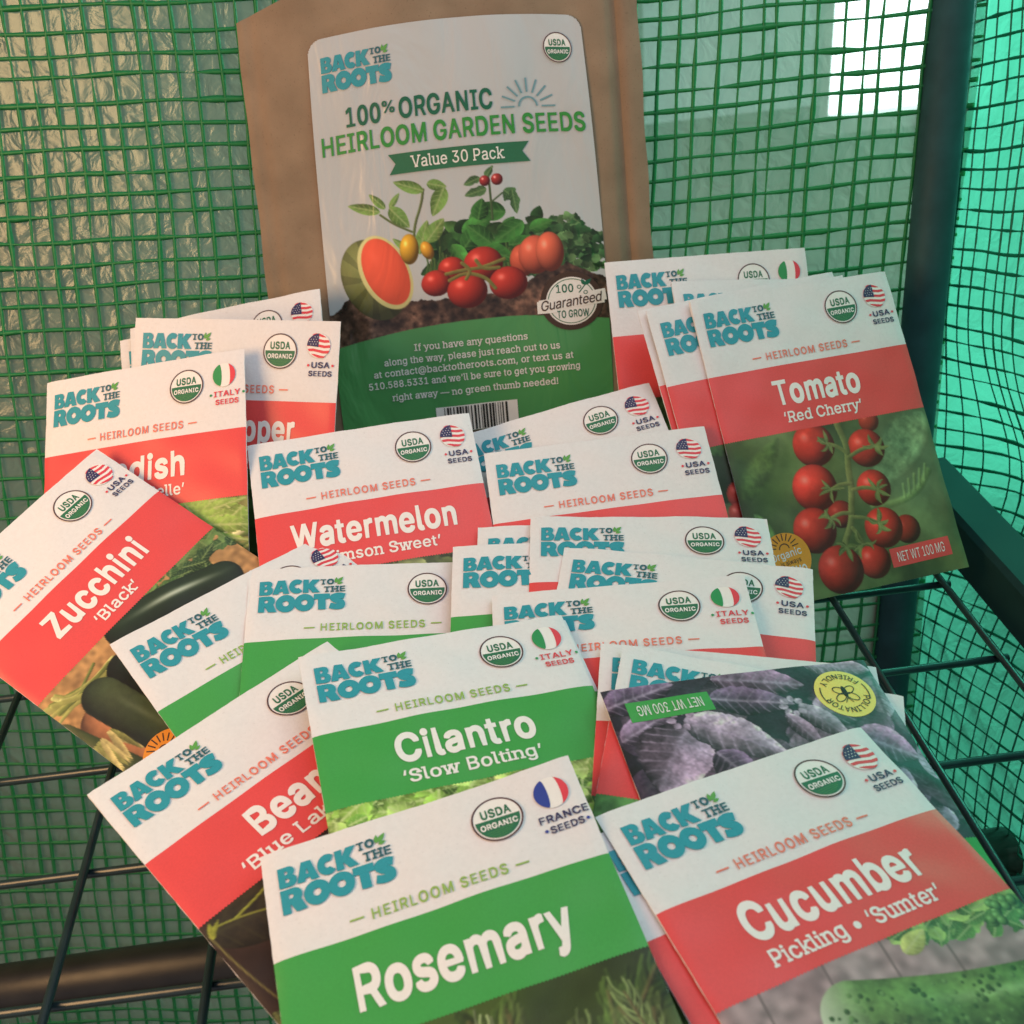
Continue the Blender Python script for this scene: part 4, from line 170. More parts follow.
def _inside(p, r):
    x, y = p; c = False; j = len(r)-1
    for i in range(len(r)):
        if (r[i][1] > y) != (r[j][1] > y) and x < (r[j][0]-r[i][0])*(y-r[i][1])/(r[j][1]-r[i][1]+1e-12)+r[i][0]: c = not c
        j = i
    return c
_gl = {}; _tg = {}
def glyph(ch):
    """outline rings of one letter (cap height 1), outer rings counter-clockwise"""
    if ch in _gl: return _gl[ch]
    d = FONT.get(ch)
    if d is None: return (.35, [])
    R = [np.array(r, float).reshape(-1, 2)/400. for r in d[1:]]; info = []
    for i, r in enumerate(R):
        hole = sum(sum(_inside(pt, q) for pt in np.concatenate([r, (r+np.roll(r, -1, 0))/2])) > 1.9*len(r) for j, q in enumerate(R) if j != i) % 2 == 1
        ar = .5*np.sum(r[:, 0]*np.roll(r[:, 1], -1)-np.roll(r[:, 0], -1)*r[:, 1])
        info.append((hole, r[::-1] if (ar > 0) == hole else r))
    groups = [[r] for h, r in info if not h]
    for h, r in info:
        if h:
            for g in groups:
                if _inside(r[0], g[0]): g.append(r); break
    _gl[ch] = (d[0]/400., groups)
    return _gl[ch]

def fatten(rings, bold):
    out = []
    for i, r in enumerate(rings):
        r = np.array(r, float); hole = i > 0
        ar = .5*np.sum(r[:, 0]*np.roll(r[:, 1], -1)-np.roll(r[:, 0], -1)*r[:, 1])
        if (ar > 0) == hole: r = r[::-1]
        d0 = r-np.roll(r, 1, 0); d1 = np.roll(r, -1, 0)-r
        d0 /= np.linalg.norm(d0, axis=1)[:, None]+1e-9; d1 /= np.linalg.norm(d1, axis=1)[:, None]+1e-9
        m = np.stack([d0[:, 1]+d1[:, 1], -d0[:, 0]-d1[:, 0]], 1); k = np.clip(2/np.maximum((m*m).sum(1), .6), 1, 1.6)
        out.append(r+m*.5*(k*bold)[:, None])
    return out

def tess(rings):
    """union of overlapping rings (outer counter-clockwise, holes clockwise) as triangles"""
    pts = [p for r in rings for p in r]; E, k = [], 0
    for r in rings:
        n = len(r); E += [(k+i, k+(i+1) % n) for i in range(n)]; k += n
    vo, eo, fo = delaunay_2d_cdt([Vector((float(p[0]), float(p[1]))) for p in pts], E, [], 0, 1e-5, False)[:3]
    V = np.array([(v[0], v[1]) for v in vo]); F = np.array([tuple(f) for f in fo if len(f) == 3], int)
    if not len(F): return V, []
    c = V[F].mean(1); wn = np.zeros(len(F), int)
    for r in rings:
        r = np.asarray(r, float); q = np.roll(r, -1, 0)
        for (xa, ya), (xb, yb) in zip(r, q):
            if ya == yb: continue
            up = (ya <= c[:, 1]) & (yb > c[:, 1]); dn = (ya > c[:, 1]) & (yb <= c[:, 1])
            side = (xb-xa)*(c[:, 1]-ya)-(c[:, 0]-xa)*(yb-ya)
            wn += (up & (side > 0)).astype(int)-(dn & (side < 0)).astype(int)
    return V, [tuple(t) for t in F[wn > 0]]

def text_flat(s, bold=.02, space=1.0, slab=False):
    """letters as flat polygons; cap height scaled to 1, left edge at 0, baseline at 0"""
    key = (s, bold, space, slab)
    if key in _cache: return _cache[key]
    vs, F, lay, x, n = [], [], [], 0., 0
    def push(V, T, l):
        nonlocal n
        vs.append(V); F.extend(tuple(i+n for i in t) for t in T); lay.extend([l]*len(V)); n += len(V)
    for ch in s:
        adv, groups = glyph(ch)
        kk = (ch, bold, slab)
        if kk not in _tg and groups:
            rings = [r for g in groups for r in g]
            if bold > .002:
                o = []
                for g in groups: o += fatten(g, bold)
            else: o = list(rings)
            if slab and (ch.isalpha() or ch == '1'):
                for g in groups:
                    r = g[0]; q = np.roll(r, -1, 0)
                    for (xa, ya), (xb, yb) in zip(r, q):
                        w = abs(xb-xa)
                        if abs(ya-yb) > .012 or w < .08 or w > .20: continue
                        lo, hi = min(xa, xb)-bold, max(xa, xb)+bold
                        if abs(ya) < .03: e0 = e1 = .085; y0, y1 = -bold, .09+bold
                        elif any(abs(ya-L) < .035 for L in (.75, 1.0, 1.04)):
                            e0 = .10; e1 = .085 if ch.isupper() or ch in 'vwyxk' and ya < .9 else 0; y0, y1 = ya-.09-bold, ya+bold
                        else: continue
                        o.append(np.array([(lo-e0, y0), (hi+e1, y0), (hi+e1, y1), (lo-e0, y1)]))
            _tg[kk] = tess(o)
        if groups:
            V, T = _tg[kk]; push(V+np.array([x, 0]), T, 0)
        x += adv*space+(.02+bold*.8)
    V = np.concatenate(vs) if vs else np.zeros((0, 2)); V[:, 1] += bold; V = V/(1+2*bold)
    V[:, 0] -= V[:, 0].min()
    r = (V, F, np.array(lay), V[:, 0].max()); _cache[key] = r
    return r

def polys_flat(rings):
    return tess(rings)

def arc(cx, cy, rx, ry, a0, a1, n=16):
    return [(cx+rx*math.cos(math.radians(a0+(a1-a0)*i/n)), cy+ry*math.sin(math.radians(a0+(a1-a0)*i/n))) for i in range(n+1)]

def fat_stroke(pts, w):
    P = np.array(pts, float)
    for _ in range(3):                                   # chaikin
        Q = [P[0]]
        for a, b in zip(P[:-1], P[1:]): Q += [a*.75+b*.25, a*.25+b*.75]
        Q.append(P[-1]); P = np.array(Q)
    d = np.gradient(P, axis=0); d /= np.linalg.norm(d, axis=1)[:, None]; n = np.stack([-d[:, 1], d[:, 0]], 1)
    return [tuple(p) for p in P+n*w/2]+[tuple(p) for p in (P-n*w/2)[::-1]]

CH = {
 'B': (.86, [[(0, 0), (0, 1), (.5, 1)]+arc(.5, .76, .28, .24, 80, -50, 8)+arc(.54, .29, .31, .29, 60, -85, 10),
             [(.3, .60), (.3, .80), (.42, .80), (.48, .70), (.42, .60)], [(.3, .20), (.3, .42), (.46, .42), (.54, .31), (.46, .20)]]),
 'A': (.98, [[(-.04, 0), (.26, 1), (.70, 1), (1.0, 0), (.64, 0), (.60, .16), (.36, .16), (.32, 0)], [(.40, .36), (.48, .66), (.56, .36)]]),
 'C': (.84, [arc(.46, .5, .47, .52, 48, 318, 26)+[(.62, .30)]+arc(.47, .5, .17, .17, 310, 60, 14)+[(.66, .68)]]),
 'K': (.98, [[(0, 0), (0, 1), (.34, 1), (.34, .66), (.58, 1), (1.04, 1), (.66, .54), (1.06, 0), (.60, 0), (.34, .36), (.34, 0)]]),
 'R': (.92, [[(0, 0), (0, 1), (.5, 1)]+arc(.52, .69, .33, .31, 85, -40, 12)+[(.98, 0), (.55, 0), (.38, .34), (.32, .34), (.32, 0)],
             [(.3, .58), (.3, .78), (.46, .78), (.53, .68), (.46, .58)]]),
 'O': (.98, [arc(.5, .5, .52, .52, 0, 350, 30), arc(.5, .5, .19, .18, 0, 345, 16)]),
 'T': (.84, [[(0, 1), (.86, 1), (.86, .66), (.62, .66), (.64, 0), (.25, 0), (.23, .66), (0, .66)]]),
 'S': (.78, [fat_stroke([(.78, .80), (.5, .88), (.14, .80), (.22, .58), (.62, .46), (.66, .18), (.3, .13), (.0, .22)], .33)]),
}
def chunky(s):
    vs, fs, x = [], [], 0.
    for c in s:
        w, rings = CH[c]; v, f = polys_flat(fatten([[(px+x, py) for px, py in r] for r in rings], .02))
        k = sum(len(q) for q in vs); vs.append(v); fs += [tuple(i+k for i in p) for p in f]
        x += w+.035
    v = np.concatenate(vs); v[:, 0] -= v[:, 0].min()
    return v, fs, np.zeros(len(v)), v[:, 0].max()

# ------------------------------------------------------------------ printing surface: anything flat laid on a bent sheet
class Sheet:
    """fn(u, v, off) -> local 3D; u, v in sheet units, v downwards"""
    def __init__(s, fn, limit=.05): s.fn = fn; s.limit = limit
    def polys(s, mb, uv, faces, off, mat):
        uv = [tuple(q) for q in np.asarray(uv, float)]; off = list(np.broadcast_to(np.asarray(off, float), (len(uv),)))
        tris = []
        for f in faces:
            if len(f) == 3: tris.append(tuple(f))
            else: tris += [tuple(f[i] for i in t) for t in tessellate_polygon([[Vector((*uv[i], 0)) for i in f]])]
        mid = {}
        def m(a, b):
            k = (min(a, b), max(a, b))
            if k not in mid: mid[k] = len(uv); uv.append(((uv[a][0]+uv[b][0])/2, (uv[a][1]+uv[b][1])/2)); off.append((off[a]+off[b])/2)
            return mid[k]
        L = s.limit; ln = lambda a, b: math.hypot(uv[a][0]-uv[b][0], uv[a][1]-uv[b][1]) > L
        todo, done = tris, []
        while todo:
            nxt = []
            for a, b, c in todo:
                k = (ln(a, b), ln(b, c), ln(c, a)); n_ = sum(k)
                if n_ == 0: done.append((a, b, c)); continue
                while not k[0] or (n_ == 2 and not k[1]):
                    a, b, c = b, c, a; k = (k[1], k[2], k[0])
                ab = m(a, b)
                if n_ == 1: nxt += [(a, ab, c), (ab, b, c)]
                else:
                    bc = m(b, c)
                    if n_ == 2: nxt += [(ab, b, bc), (a, ab, bc), (a, bc, c)]
                    else: ca = m(c, a); nxt += [(a, ab, ca), (ab, b, bc), (ca, bc, c), (ab, bc, ca)]
            todo = nxt
        U = np.array(uv); P = s.fn(U[:, 0], U[:, 1], np.array(off))
        # keep every face looking outwards
        F = []
        for a, b, c in done:
            cr = (U[b, 0]-U[a, 0])*(U[c, 1]-U[a, 1])-(U[b, 1]-U[a, 1])*(U[c, 0]-U[a, 0])
            F.append((a, c, b) if cr > 0 else (a, b, c))
        mb.add(P, F, mat)
    def text(s, mb, txt, u, v, cap, mat, off=.00030, width=None, rot=0., bold=.02, space=1., slab=False, anchor='c', arch=None):
        V, F, lay, w = chunky(txt) if slab == 'chunky' else text_flat(txt, bold, space, slab)
        sx = cap if width is None else width/w
        X = V[:, 0]*sx; Y = V[:, 1]*cap
        if anchor == 'c': X = X-w*sx/2
        Y = Y-cap/2
        if arch:                                     # text around a circle of radius arch
            th = X/arch; R = abs(arch)+Y*(1 if arch > 0 else 1)
            if arch > 0: X, Y = np.sin(th)*R, np.cos(th)*R
            else: R = abs(arch)-Y; X, Y = -np.sin(th)*R, -np.cos(th)*R
        c, sn = math.cos(rot), math.sin(rot)
        U = u+X*c-Y*sn; Vv = v-(X*sn+Y*c)
        s.polys(mb, np.stack([U, Vv], 1), F, off+lay*.000016, mat)
    def disc(s, mb, u, v, r, off, mat, r_in=0., n=48, a0=0., a1=360., ry=None):
        ry = ry or r
        a = np.radians(np.linspace(a0, a1, n+1))
        o = np.stack([u+r*np.cos(a), v-ry*np.sin(a)], 1)
        if r_in > 0:
            k = r_in/r
            i = np.stack([u+r*k*np.cos(a), v-ry*k*np.sin(a)], 1)
            uv = np.concatenate([o, i]); F = [(j, j+1, n+1+j+1, n+1+j) for j in range(n)]
        else:
            uv = np.concatenate([o, [[(o[0, 0]+o[-1, 0])/2, (o[0, 1]+o[-1, 1])/2]]]) if abs(a1-a0) < 359 else np.concatenate([o, [[u, v]]])
            F = [(j, j+1, n+1) for j in range(n)]
        s.polys(mb, uv, F, off, mat)
    def quad(s, mb, pts, off, mat):
        s.polys(mb, np.array(pts, float), [tuple(range(len(pts)))], off, mat)
    def bar(s, mb, u, v, w, h, off, mat, rot=0.):
        c, sn = math.cos(rot), math.sin(rot)
        s.quad(mb, [(u+x*c-y*sn, v-(x*sn+y*c)) for x, y in ((-w/2, -h/2), (w/2, -h/2), (w/2, h/2), (-w/2, h/2))], off, mat)
    def line(s, mb, u0, v0, u1, v1, w, off, mat):
        L = math.hypot(u1-u0, v1-v0); s.bar(mb, (u0+u1)/2, (v0+v1)/2, L, w, off, mat, math.atan2(-(v1-v0), u1-u0))
    def leafshape(s, mb, u0, v0, u1, v1, w, off, mat):
        n = 7; d = np.array([u1-u0, v1-v0]); L = np.linalg.norm(d); d = d/L; q = np.array([-d[1], d[0]])
        up = [np.array([u0, v0])+d*L*t+q*w*math.sin(math.pi*t**.8) for t in np.linspace(0, 1, n)]
        dn = [np.array([u0, v0])+d*L*t-q*w*math.sin(math.pi*t**.8) for t in np.linspace(1, 0, n)][1:-1]
        s.quad(mb, [tuple(p) for p in up+dn], off, mat)
# ------------------------------------------------------------------ printed pictures: a small painter writing colours onto a fine grid
def value_noise(h, w, cell, seed=0):
    r = np.random.default_rng(seed)
    gh, gw = int(h/cell)+3, int(w/cell)+3
    g = r.random((gh, gw)); y = np.arange(h)/cell; x = np.arange(w)/cell
    yi, xi = y.astype(int), x.astype(int); fy, fx = y-yi, x-xi
    fy = fy*fy*(3-2*fy); fx = fx*fx*(3-2*fx)
    a = g[yi][:, xi]*(1-fx)+g[yi][:, xi+1]*fx; b = g[yi+1][:, xi]*(1-fx)+g[yi+1][:, xi+1]*fx
    return a*(1-fy)[:, None]+b*fy[:, None]
def fbm(h, w, cell, seed=0):
    return sum(value_noise(h, w, max(cell/2**k, 1.2), seed+k)*.5**k for k in range(4))/1.875

class Canvas:
    def __init__(s, w, x0, y0, x1, y1, col, seed=1):
        s.k = w/(x1-x0); s.w = w+1; s.h = int(round((y1-y0)*s.k))+1
        s.x, s.y = np.meshgrid(np.linspace(x0, x1, s.w), np.linspace(y0, y1, s.h))
        s.box = (x0, y0, x1, y1)
        s.c = np.ones((s.h, s.w, 3))*np.array(col, float)/255
        s.n = fbm(s.h, s.w, s.k*.05, seed); s.n2 = fbm(s.h, s.w, s.k*.25, seed+9); s.n3 = fbm(s.h, s.w, s.k*.02, seed+5)
        s.aa = .8/s.k
    def put(s, m, col):
        m = np.clip(m, 0, 1)[..., None]; s.c = s.c*(1-m)+np.clip(col, 0, 1)*m
    def mottle(s, a=.2, b=.2):
        s.c = np.clip(s.c*(1+a*(s.n-.5)*2+b*(s.n2-.5)*2)[..., None], 0, 1)
    def blob(s, cx, cy, rx, ry=None, rot=0., col=(200, 50, 40), hi=.8, dark=.42, soft=0., rib=0):
        ry = ry or rx; c, sn = math.cos(rot), math.sin(rot)
        X = ((s.x-cx)*c+(s.y-cy)*sn)/rx; Y = (-(s.x-cx)*sn+(s.y-cy)*c)/ry
        r = np.sqrt(X*X+Y*Y)
        m = np.clip((1-r)*min(rx, ry)/(s.aa+soft)+.5, 0, 1)
        z = np.sqrt(np.clip(1-r*r, 0, 1))
        gx, gy = X*c-Y*sn, X*sn+Y*c
        l = np.clip(-.45*gx-.5*gy+.74*z, 0, 1)
        col = np.array(col)/255*(dark+(1.12-dark)*l*(1+.08*(s.n-.5)))[..., None]
        if rib: col = col*(1-.16*(np.cos(rib*np.arctan2(Y, X+.001)) > .4))[..., None]
        sp = np.exp(-(((gx+.36)**2+(gy+.40)**2)/.035))*hi
        s.put(m, col+sp[..., None]*.75)
    def leaf(s, x0, y0, x1, y1, w, col, vein=None, curl=0., shade=.35, nv=7, soft=0., rough=0.):
        d = np.array([x1-x0, y1-y0]); L = np.linalg.norm(d)+1e-9; d /= L
        t = ((s.x-x0)*d[0]+(s.y-y0)*d[1])/L; q = -(s.x-x0)*d[1]+(s.y-y0)*d[0]
        q = q-curl*L*np.clip(t, 0, 1)*(1-np.clip(t, 0, 1))
        tt = np.clip(t, 0, 1); hw = w*(np.sin(math.pi*tt**.75)**.75)+1e-6
        hw = hw*(1+rough*(s.n3-.5)*2)
        m = np.clip((hw-np.abs(q))/(s.aa+soft)+.3, 0, 1)*((t > 0) & (t < 1))
        side = np.clip(q/hw, -1, 1)
        base = np.array(col)/255*(1+shade*(.25-.65*side)*.9+.35*(s.n-.5)+.5*(s.n3-.5))[..., None]
        if vein is not None:
            vc = np.array(vein)/255
            ph = (tt*nv-np.abs(side)*1.1) % 1.
            ribs = np.exp(-((ph-.5)/.10)**2)*.55*(np.abs(side) < .9)
            mid = np.exp(-(q/(w*.07+s.aa*.5))**2)
            k = np.clip(ribs+mid*.9, 0, 1)[..., None]; base = base*(1-k)+vc*k
        s.put(m, base)
    def line(s, pts, w, col, soft=0., shade=True):
        P = np.array(pts, float)
        for _ in range(2):
            Q = [P[0]]
            for a, b in zip(P[:-1], P[1:]): Q += [a*.75+b*.25, a*.25+b*.75]
            Q.append(P[-1]); P = np.array(Q)
        best = np.full(s.x.shape, 9.); sg = np.zeros(s.x.shape)
        for a, b in zip(P[:-1], P[1:]):
            d = b-a; L2 = d@d+1e-12
            t = np.clip(((s.x-a[0])*d[0]+(s.y-a[1])*d[1])/L2, 0, 1)
            ex, ey = s.x-a[0]-t*d[0], s.y-a[1]-t*d[1]
            dd = np.hypot(ex, ey); k = dd < best
            best = np.where(k, dd, best); sg = np.where(k, (ex+ey)/(w+1e-9), sg)
        m = np.clip((w/2-best)/(s.aa+soft)+.5, 0, 1)
        col = np.array(col)/255*(1-(.45*sg if shade else 0*sg)+.2*(s.n3-.5))[..., None]
        s.put(m, col)
    def capsule(s, x0, y0, x1, y1, r, col, spec=.4, mott=.1, bend=0., tip=None):
        d = np.array([x1-x0, y1-y0]); L = np.linalg.norm(d); d /= L
        t0 = ((s.x-x0)*d[0]+(s.y-y0)*d[1])
        q = -(s.x-x0)*d[1]+(s.y-y0)*d[0]-bend*np.sin(math.pi*np.clip(t0/L, 0, 1))
        e = np.where(t0 < 0, -t0, np.where(t0 > L, t0-L, 0)); dd = np.hypot(e, q)
        m = np.clip((r-dd)/s.aa+.5, 0, 1); z = np.sqrt(np.clip(1-(dd/r)**2, 0, 1)); side = q/r
        l = np.clip(.72*z-.55*side*np.sign(d[0]+1e-9), 0, 1)
        c = np.array(col)/255*(.45+.7*l+mott*3*(s.n3-.5)+mott*(s.n-.5))[..., None]
        if tip is not None:
            k = np.clip(1-(t0+r)/(r*1.3), 0, 1)[..., None]; c = c*(1-k)+np.array(tip)/255*k
        sp = np.exp(-((side+.35)/.16)**2)*np.exp(-((t0/L-.55)/.33)**2)*spec
        s.put(m, c+sp[..., None]*.7)

def rb(a, b): return random.uniform(a, b)
def sc(c, a, b=None):
    f = random.uniform(a, b if b else a); return [q*f for q in c]
X0, X1, Y0, Y1 = 0., 1., BAND1, 1.45

def paint_tomato():
    c = Canvas(240, X0, Y0, X1, Y1, (86, 100, 60), 3)
    c.c = c.c*(.55+.8*c.n2)[..., None]
    c.put(np.clip(1.3-np.hypot((c.x-.86)/.30, (c.y-.92)/.35), 0, 1)*.7, np.array((112, 132, 100))/255)
    c.put(np.clip(1.2-np.hypot((c.x-.10)/.22, (c.y-.85)/.2), 0, 1)*.6, np.array((60, 86, 40))/255)
    c.leaf(.98, .70, .62, 1.02, .10, (104, 128, 92), soft=.03)
    c.leaf(.02, .95, .25, .70, .06, (70, 92, 44), soft=.03)
    c.leaf(.05, 1.02, .13, 1.2, .03, (96, 128, 70), (120, 150, 96), soft=.01)
    c.line([(.62, 1.09), (.74, 1.10), (.86, 1.06), (.93, .98)], .03, (112, 134, 84), soft=.01)
    for i in range(5): c.line([(.78+i*.03, 1.08-i*.015), (.79+i*.033, 1.02-i*.018)], .012, (120, 142, 92), soft=.006)
    for x, y, r in ((.455, 1.098, .064), (.749, 1.223, .066)): c.blob(x, y, r, col=(150, 44, 34), hi=.15, dark=.35)
    c.blob(.705, .70, .05, col=(178, 60, 46), hi=.2)
    for x, y, r in ((.554, 1.336, .078), (.658, .822, .089), (.642, 1.009, .083), (.639, 1.195, .092), (.41, .763, .10), (.364, .957, .107), (.312, 1.146, .103), (.387, 1.341, .108)):
        c.blob(x, y, r, r*1.02, col=(206, 56, 44), hi=.30, dark=.34)
    st = (112, 116, 68)
    c.line([(.548, .69), (.568, .80), (.545, .90), (.537, .989), (.51, 1.08), (.492, 1.146), (.43, 1.24)], .030, st)
    def calyx(x, y, a, n=5, L=.062):
        for i in range(n):
            t = a+(i-n/2)*rb(.7, 1.2)+rb(-.3, .3)
            c.leaf(x, y, x+L*rb(.8, 1.2)*math.cos(t), y+L*rb(.8, 1.2)*math.sin(t), rb(.008, .014), (92, 102, 56), (128, 134, 84), curl=rb(-1.1, 1.1))
    for (x, y, jx, jy) in ((.475, .77, .56, .83), (.70, .82, .56, .85), (.44, .98, .54, .97), (.655, 1.02, .54, 1.0), (.40, 1.11, .50, 1.10), (.62, 1.17, .50, 1.12), (.44, 1.25, .46, 1.2), (.52, 1.25, .49, 1.17)):
        c.line([(jx, jy), ((x+jx)/2, (y+jy)/2-.012), (x, y)], .018, st); calyx(x, y, math.atan2(y-jy, x-jx))
    c.mottle(.14, .12)
    return c

def paint_zucchini():
    c = Canvas(250, X0, Y0, X1, Y1, (172, 132, 84), 5)
    c.c = c.c*(.8+.4*value_noise(c.h, c.w, 5, 3))[..., None]
    for k in range(46):
        x, y = rb(.55, 1.02), rb(.66, .84); a = rb(0, 6.3)
        c.leaf(x, y, x+.13*math.cos(a), y+.07*math.sin(a), .028, random.choice(((58, 84, 44), (88, 112, 60), (40, 60, 34))), (120, 140, 84), rough=.5)
    for k in range(16): c.line([(-.02+rb(0, .1), .70+rb(0, .12)), (.1+rb(-.03, .1), .76+rb(0, .05)), (.26+rb(-.05, .06), .78+rb(-.05, .06))], rb(.012, .022), random.choice(((150, 152, 84), (106, 116, 58), (178, 176, 110))))
    c.capsule(.10, .95, .13, 1.25, .10, (206, 138, 92), .15, .05)
    c.capsule(-.05, .86, .02, 1.2, .07, (52, 66, 36), .1)
    c.capsule(.31, .86, .33, 1.10, .085, (30, 42, 30), .1)
    c.capsule(.17, .86, .20, 1.16, .083, (62, 78, 52), .15, .06)
    c.capsule(.43, .725, .84, .885, .082, (36, 50, 34), .75, .03, bend=-.015)
    for k in range(14):
        x = rb(-.02, .1); c.leaf(x, .97, x+rb(-.05, .05), 1.13, .012, random.choice(((176, 166, 110), (120, 124, 70))))
    return c

def paint_basil():
    c = Canvas(270, X0, Y0, X1, Y1, (44, 42, 52), 8)
    c.c = c.c*(.5+1.0*c.n2)[..., None]
    P = ((118, 98, 124), (142, 122, 146), (96, 78, 104), (160, 144, 166), (128, 100, 128)); V = (156, 138, 164)
    def L(x0, y0, x1, y1, w, p, curl=0.): c.leaf(x0, y0, x1, y1, w, [q*.66 for q in P[p]], V, curl=curl, shade=1.5, nv=8, rough=.12)
    for k in range(60):
        x, y, a = rb(-.05, 1.05), rb(.68, 1.45), rb(0, 6.3); s = rb(.12, .22)
        c.leaf(x, y, x+s*math.cos(a), y+s*math.sin(a), s*.3, sc(P[k % 5], .35, .75), [q*.5 for q in V], shade=.7)
    L(1.02, 1.36, .74, 1.44, .07, 2); L(.99, 1.22, .76, 1.33, .06, 0)
    L(.60, 1.44, .28, 1.36, .085, 4); L(.64, 1.35, .35, 1.28, .07, 2)
    L(.24, 1.46, .00, 1.40, .06, 3); L(.30, 1.20, .06, 1.30, .08, 1); L(.20, 1.12, .02, 1.00, .085, 4)
    L(.75, 1.24, .93, 1.00, .13, 1, .12); L(.76, 1.27, .46, 1.06, .085, 3, -.1)
    L(.70, 1.12, .60, .95, .07, 2); L(.34, 1.27, .22, 1.10, .05, 3); L(.40, 1.24, .33, 1.08, .035, 1)
    L(.10, .96, .28, .80, .07, 1); L(.04, .80, .12, .70, .05, 3); L(.5, .9, .7, .75, .08, 0)
    for k in range(16):
        a = k*.9; c.leaf(.765+.02*math.cos(a), 1.275+.02*math.sin(a), .765+.055*math.cos(a), 1.275+.05*math.sin(a), .013, (150, 130, 154), V)
    for k in range(14):
        a = k*.8; c.leaf(.36+.02*math.cos(a), 1.27+.02*math.sin(a), .36+.055*math.cos(a), 1.27+.05*math.sin(a), .012, (160, 146, 166), V)
    c.mottle(.32, .12)
    g_ = c.c.mean(2, keepdims=True); c.c = np.clip((g_+(c.c-g_)*.95)*.98, .12, .80)
    c.n3 = value_noise(c.h, c.w, 2.2, 77); c.c = np.clip(c.c*(.86+.28*c.n3[..., None]), 0, 1)
    return c

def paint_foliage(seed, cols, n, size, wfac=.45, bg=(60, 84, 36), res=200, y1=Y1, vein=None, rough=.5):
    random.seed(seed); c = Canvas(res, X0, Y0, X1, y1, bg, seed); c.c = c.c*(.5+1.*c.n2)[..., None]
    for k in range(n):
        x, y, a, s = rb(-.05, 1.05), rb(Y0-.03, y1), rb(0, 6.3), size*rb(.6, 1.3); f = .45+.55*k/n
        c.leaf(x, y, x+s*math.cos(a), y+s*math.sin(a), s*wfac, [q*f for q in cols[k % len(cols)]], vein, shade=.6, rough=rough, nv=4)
    return c

def paint_rosemary():
    random.seed(4); c = Canvas(300, X0, Y0, X1, 1.05, (58, 74, 32), 4); c.c = c.c*(.4+1.1*c.n2)[..., None]
    def sprig(x, y, a, L, col, soft, w):
        for i in range(13):
            t = i/13; px, py = x+L*t*math.cos(a), y+L*t*math.sin(a)
            for sg in (-1, 1):
                b = a+sg*(.85-.45*t)+rb(-.2, .2); l = rb(.07, .12)*(1-.35*t)
                c.line([(px, py), (px+l*.6*math.cos(b), py+l*.6*math.sin(b)), (px+l*math.cos(b-sg*.25), py+l*math.sin(b-sg*.25))], w*.62, sc(col, .6, 1.15), soft)
        c.line([(x, y), (x+L*math.cos(a), y+L*math.sin(a))], w*.6, (96, 84, 54), soft)
    for k in range(16): sprig(rb(0, 1), rb(.80, 1.15), -1.57+rb(-.9, .9), .26, sc((84, 112, 50), .5, 1.), rb(.006, .02), .012)
    for k in range(7): sprig(rb(0, 1), rb(.95, 1.15), -1.57+rb(-.6, .6), .3, (88, 104, 56), .012, .013)
    sprig(.50, 1.00, -1.5, .25, (150, 168, 118), .002, .010); sprig(.93, 1.00, -1.75, .22, (128, 150, 92), .003, .009)
    sprig(.20, 1.05, -1.2, .28, (130, 150, 100), .003, .010); sprig(.72, 1.08, -1.4, .25, (110, 130, 80), .006, .010)
    return c

def paint_cucumber():
    random.seed(9); c = Canvas(320, X0, Y0, X1, 1.12, (158, 138, 140), 6)
    c.c = c.c*(.78+.35*value_noise(c.h, c.w, 9, 2))[..., None]
    for x in (.13, .33, .52, .70): c.line([(x, .66), (x-.05, 1.15)], .006, (104, 90, 90), .004, False)
    for k in range(150):
        x = rb(.60, 1.05); y = rb(.66, .70+.22*max(0, x-.62)); a = rb(0, 6.3)
        c.leaf(x, y, x+.08*math.cos(a), y+.05*math.sin(a), .025, random.choice(((66, 104, 56), (96, 132, 74), (130, 160, 90), (48, 80, 44))), (140, 165, 110), rough=.6)
    c.leaf(.56, .74, .66, .70, .03, (150, 158, 92), (180, 185, 130))
    for k in range(16): c.blob(rb(.85, 1.02), rb(.70, .76), .016, col=(100, 140, 80), hi=.2)
    c.capsule(.335, .845, 1.12, 1.01, .105, (88, 124, 66), .22, .18, bend=.03, tip=(190, 202, 176))
    for k in range(130):
        x = rb(.26, 1.02); y = .865+.21*(x-.335)+rb(-.085, .085)
        if True: c.blob(x, y, rb(.004, .009), col=random.choice(((52, 84, 42), (96, 132, 76))), hi=.0, dark=.8)
    return c

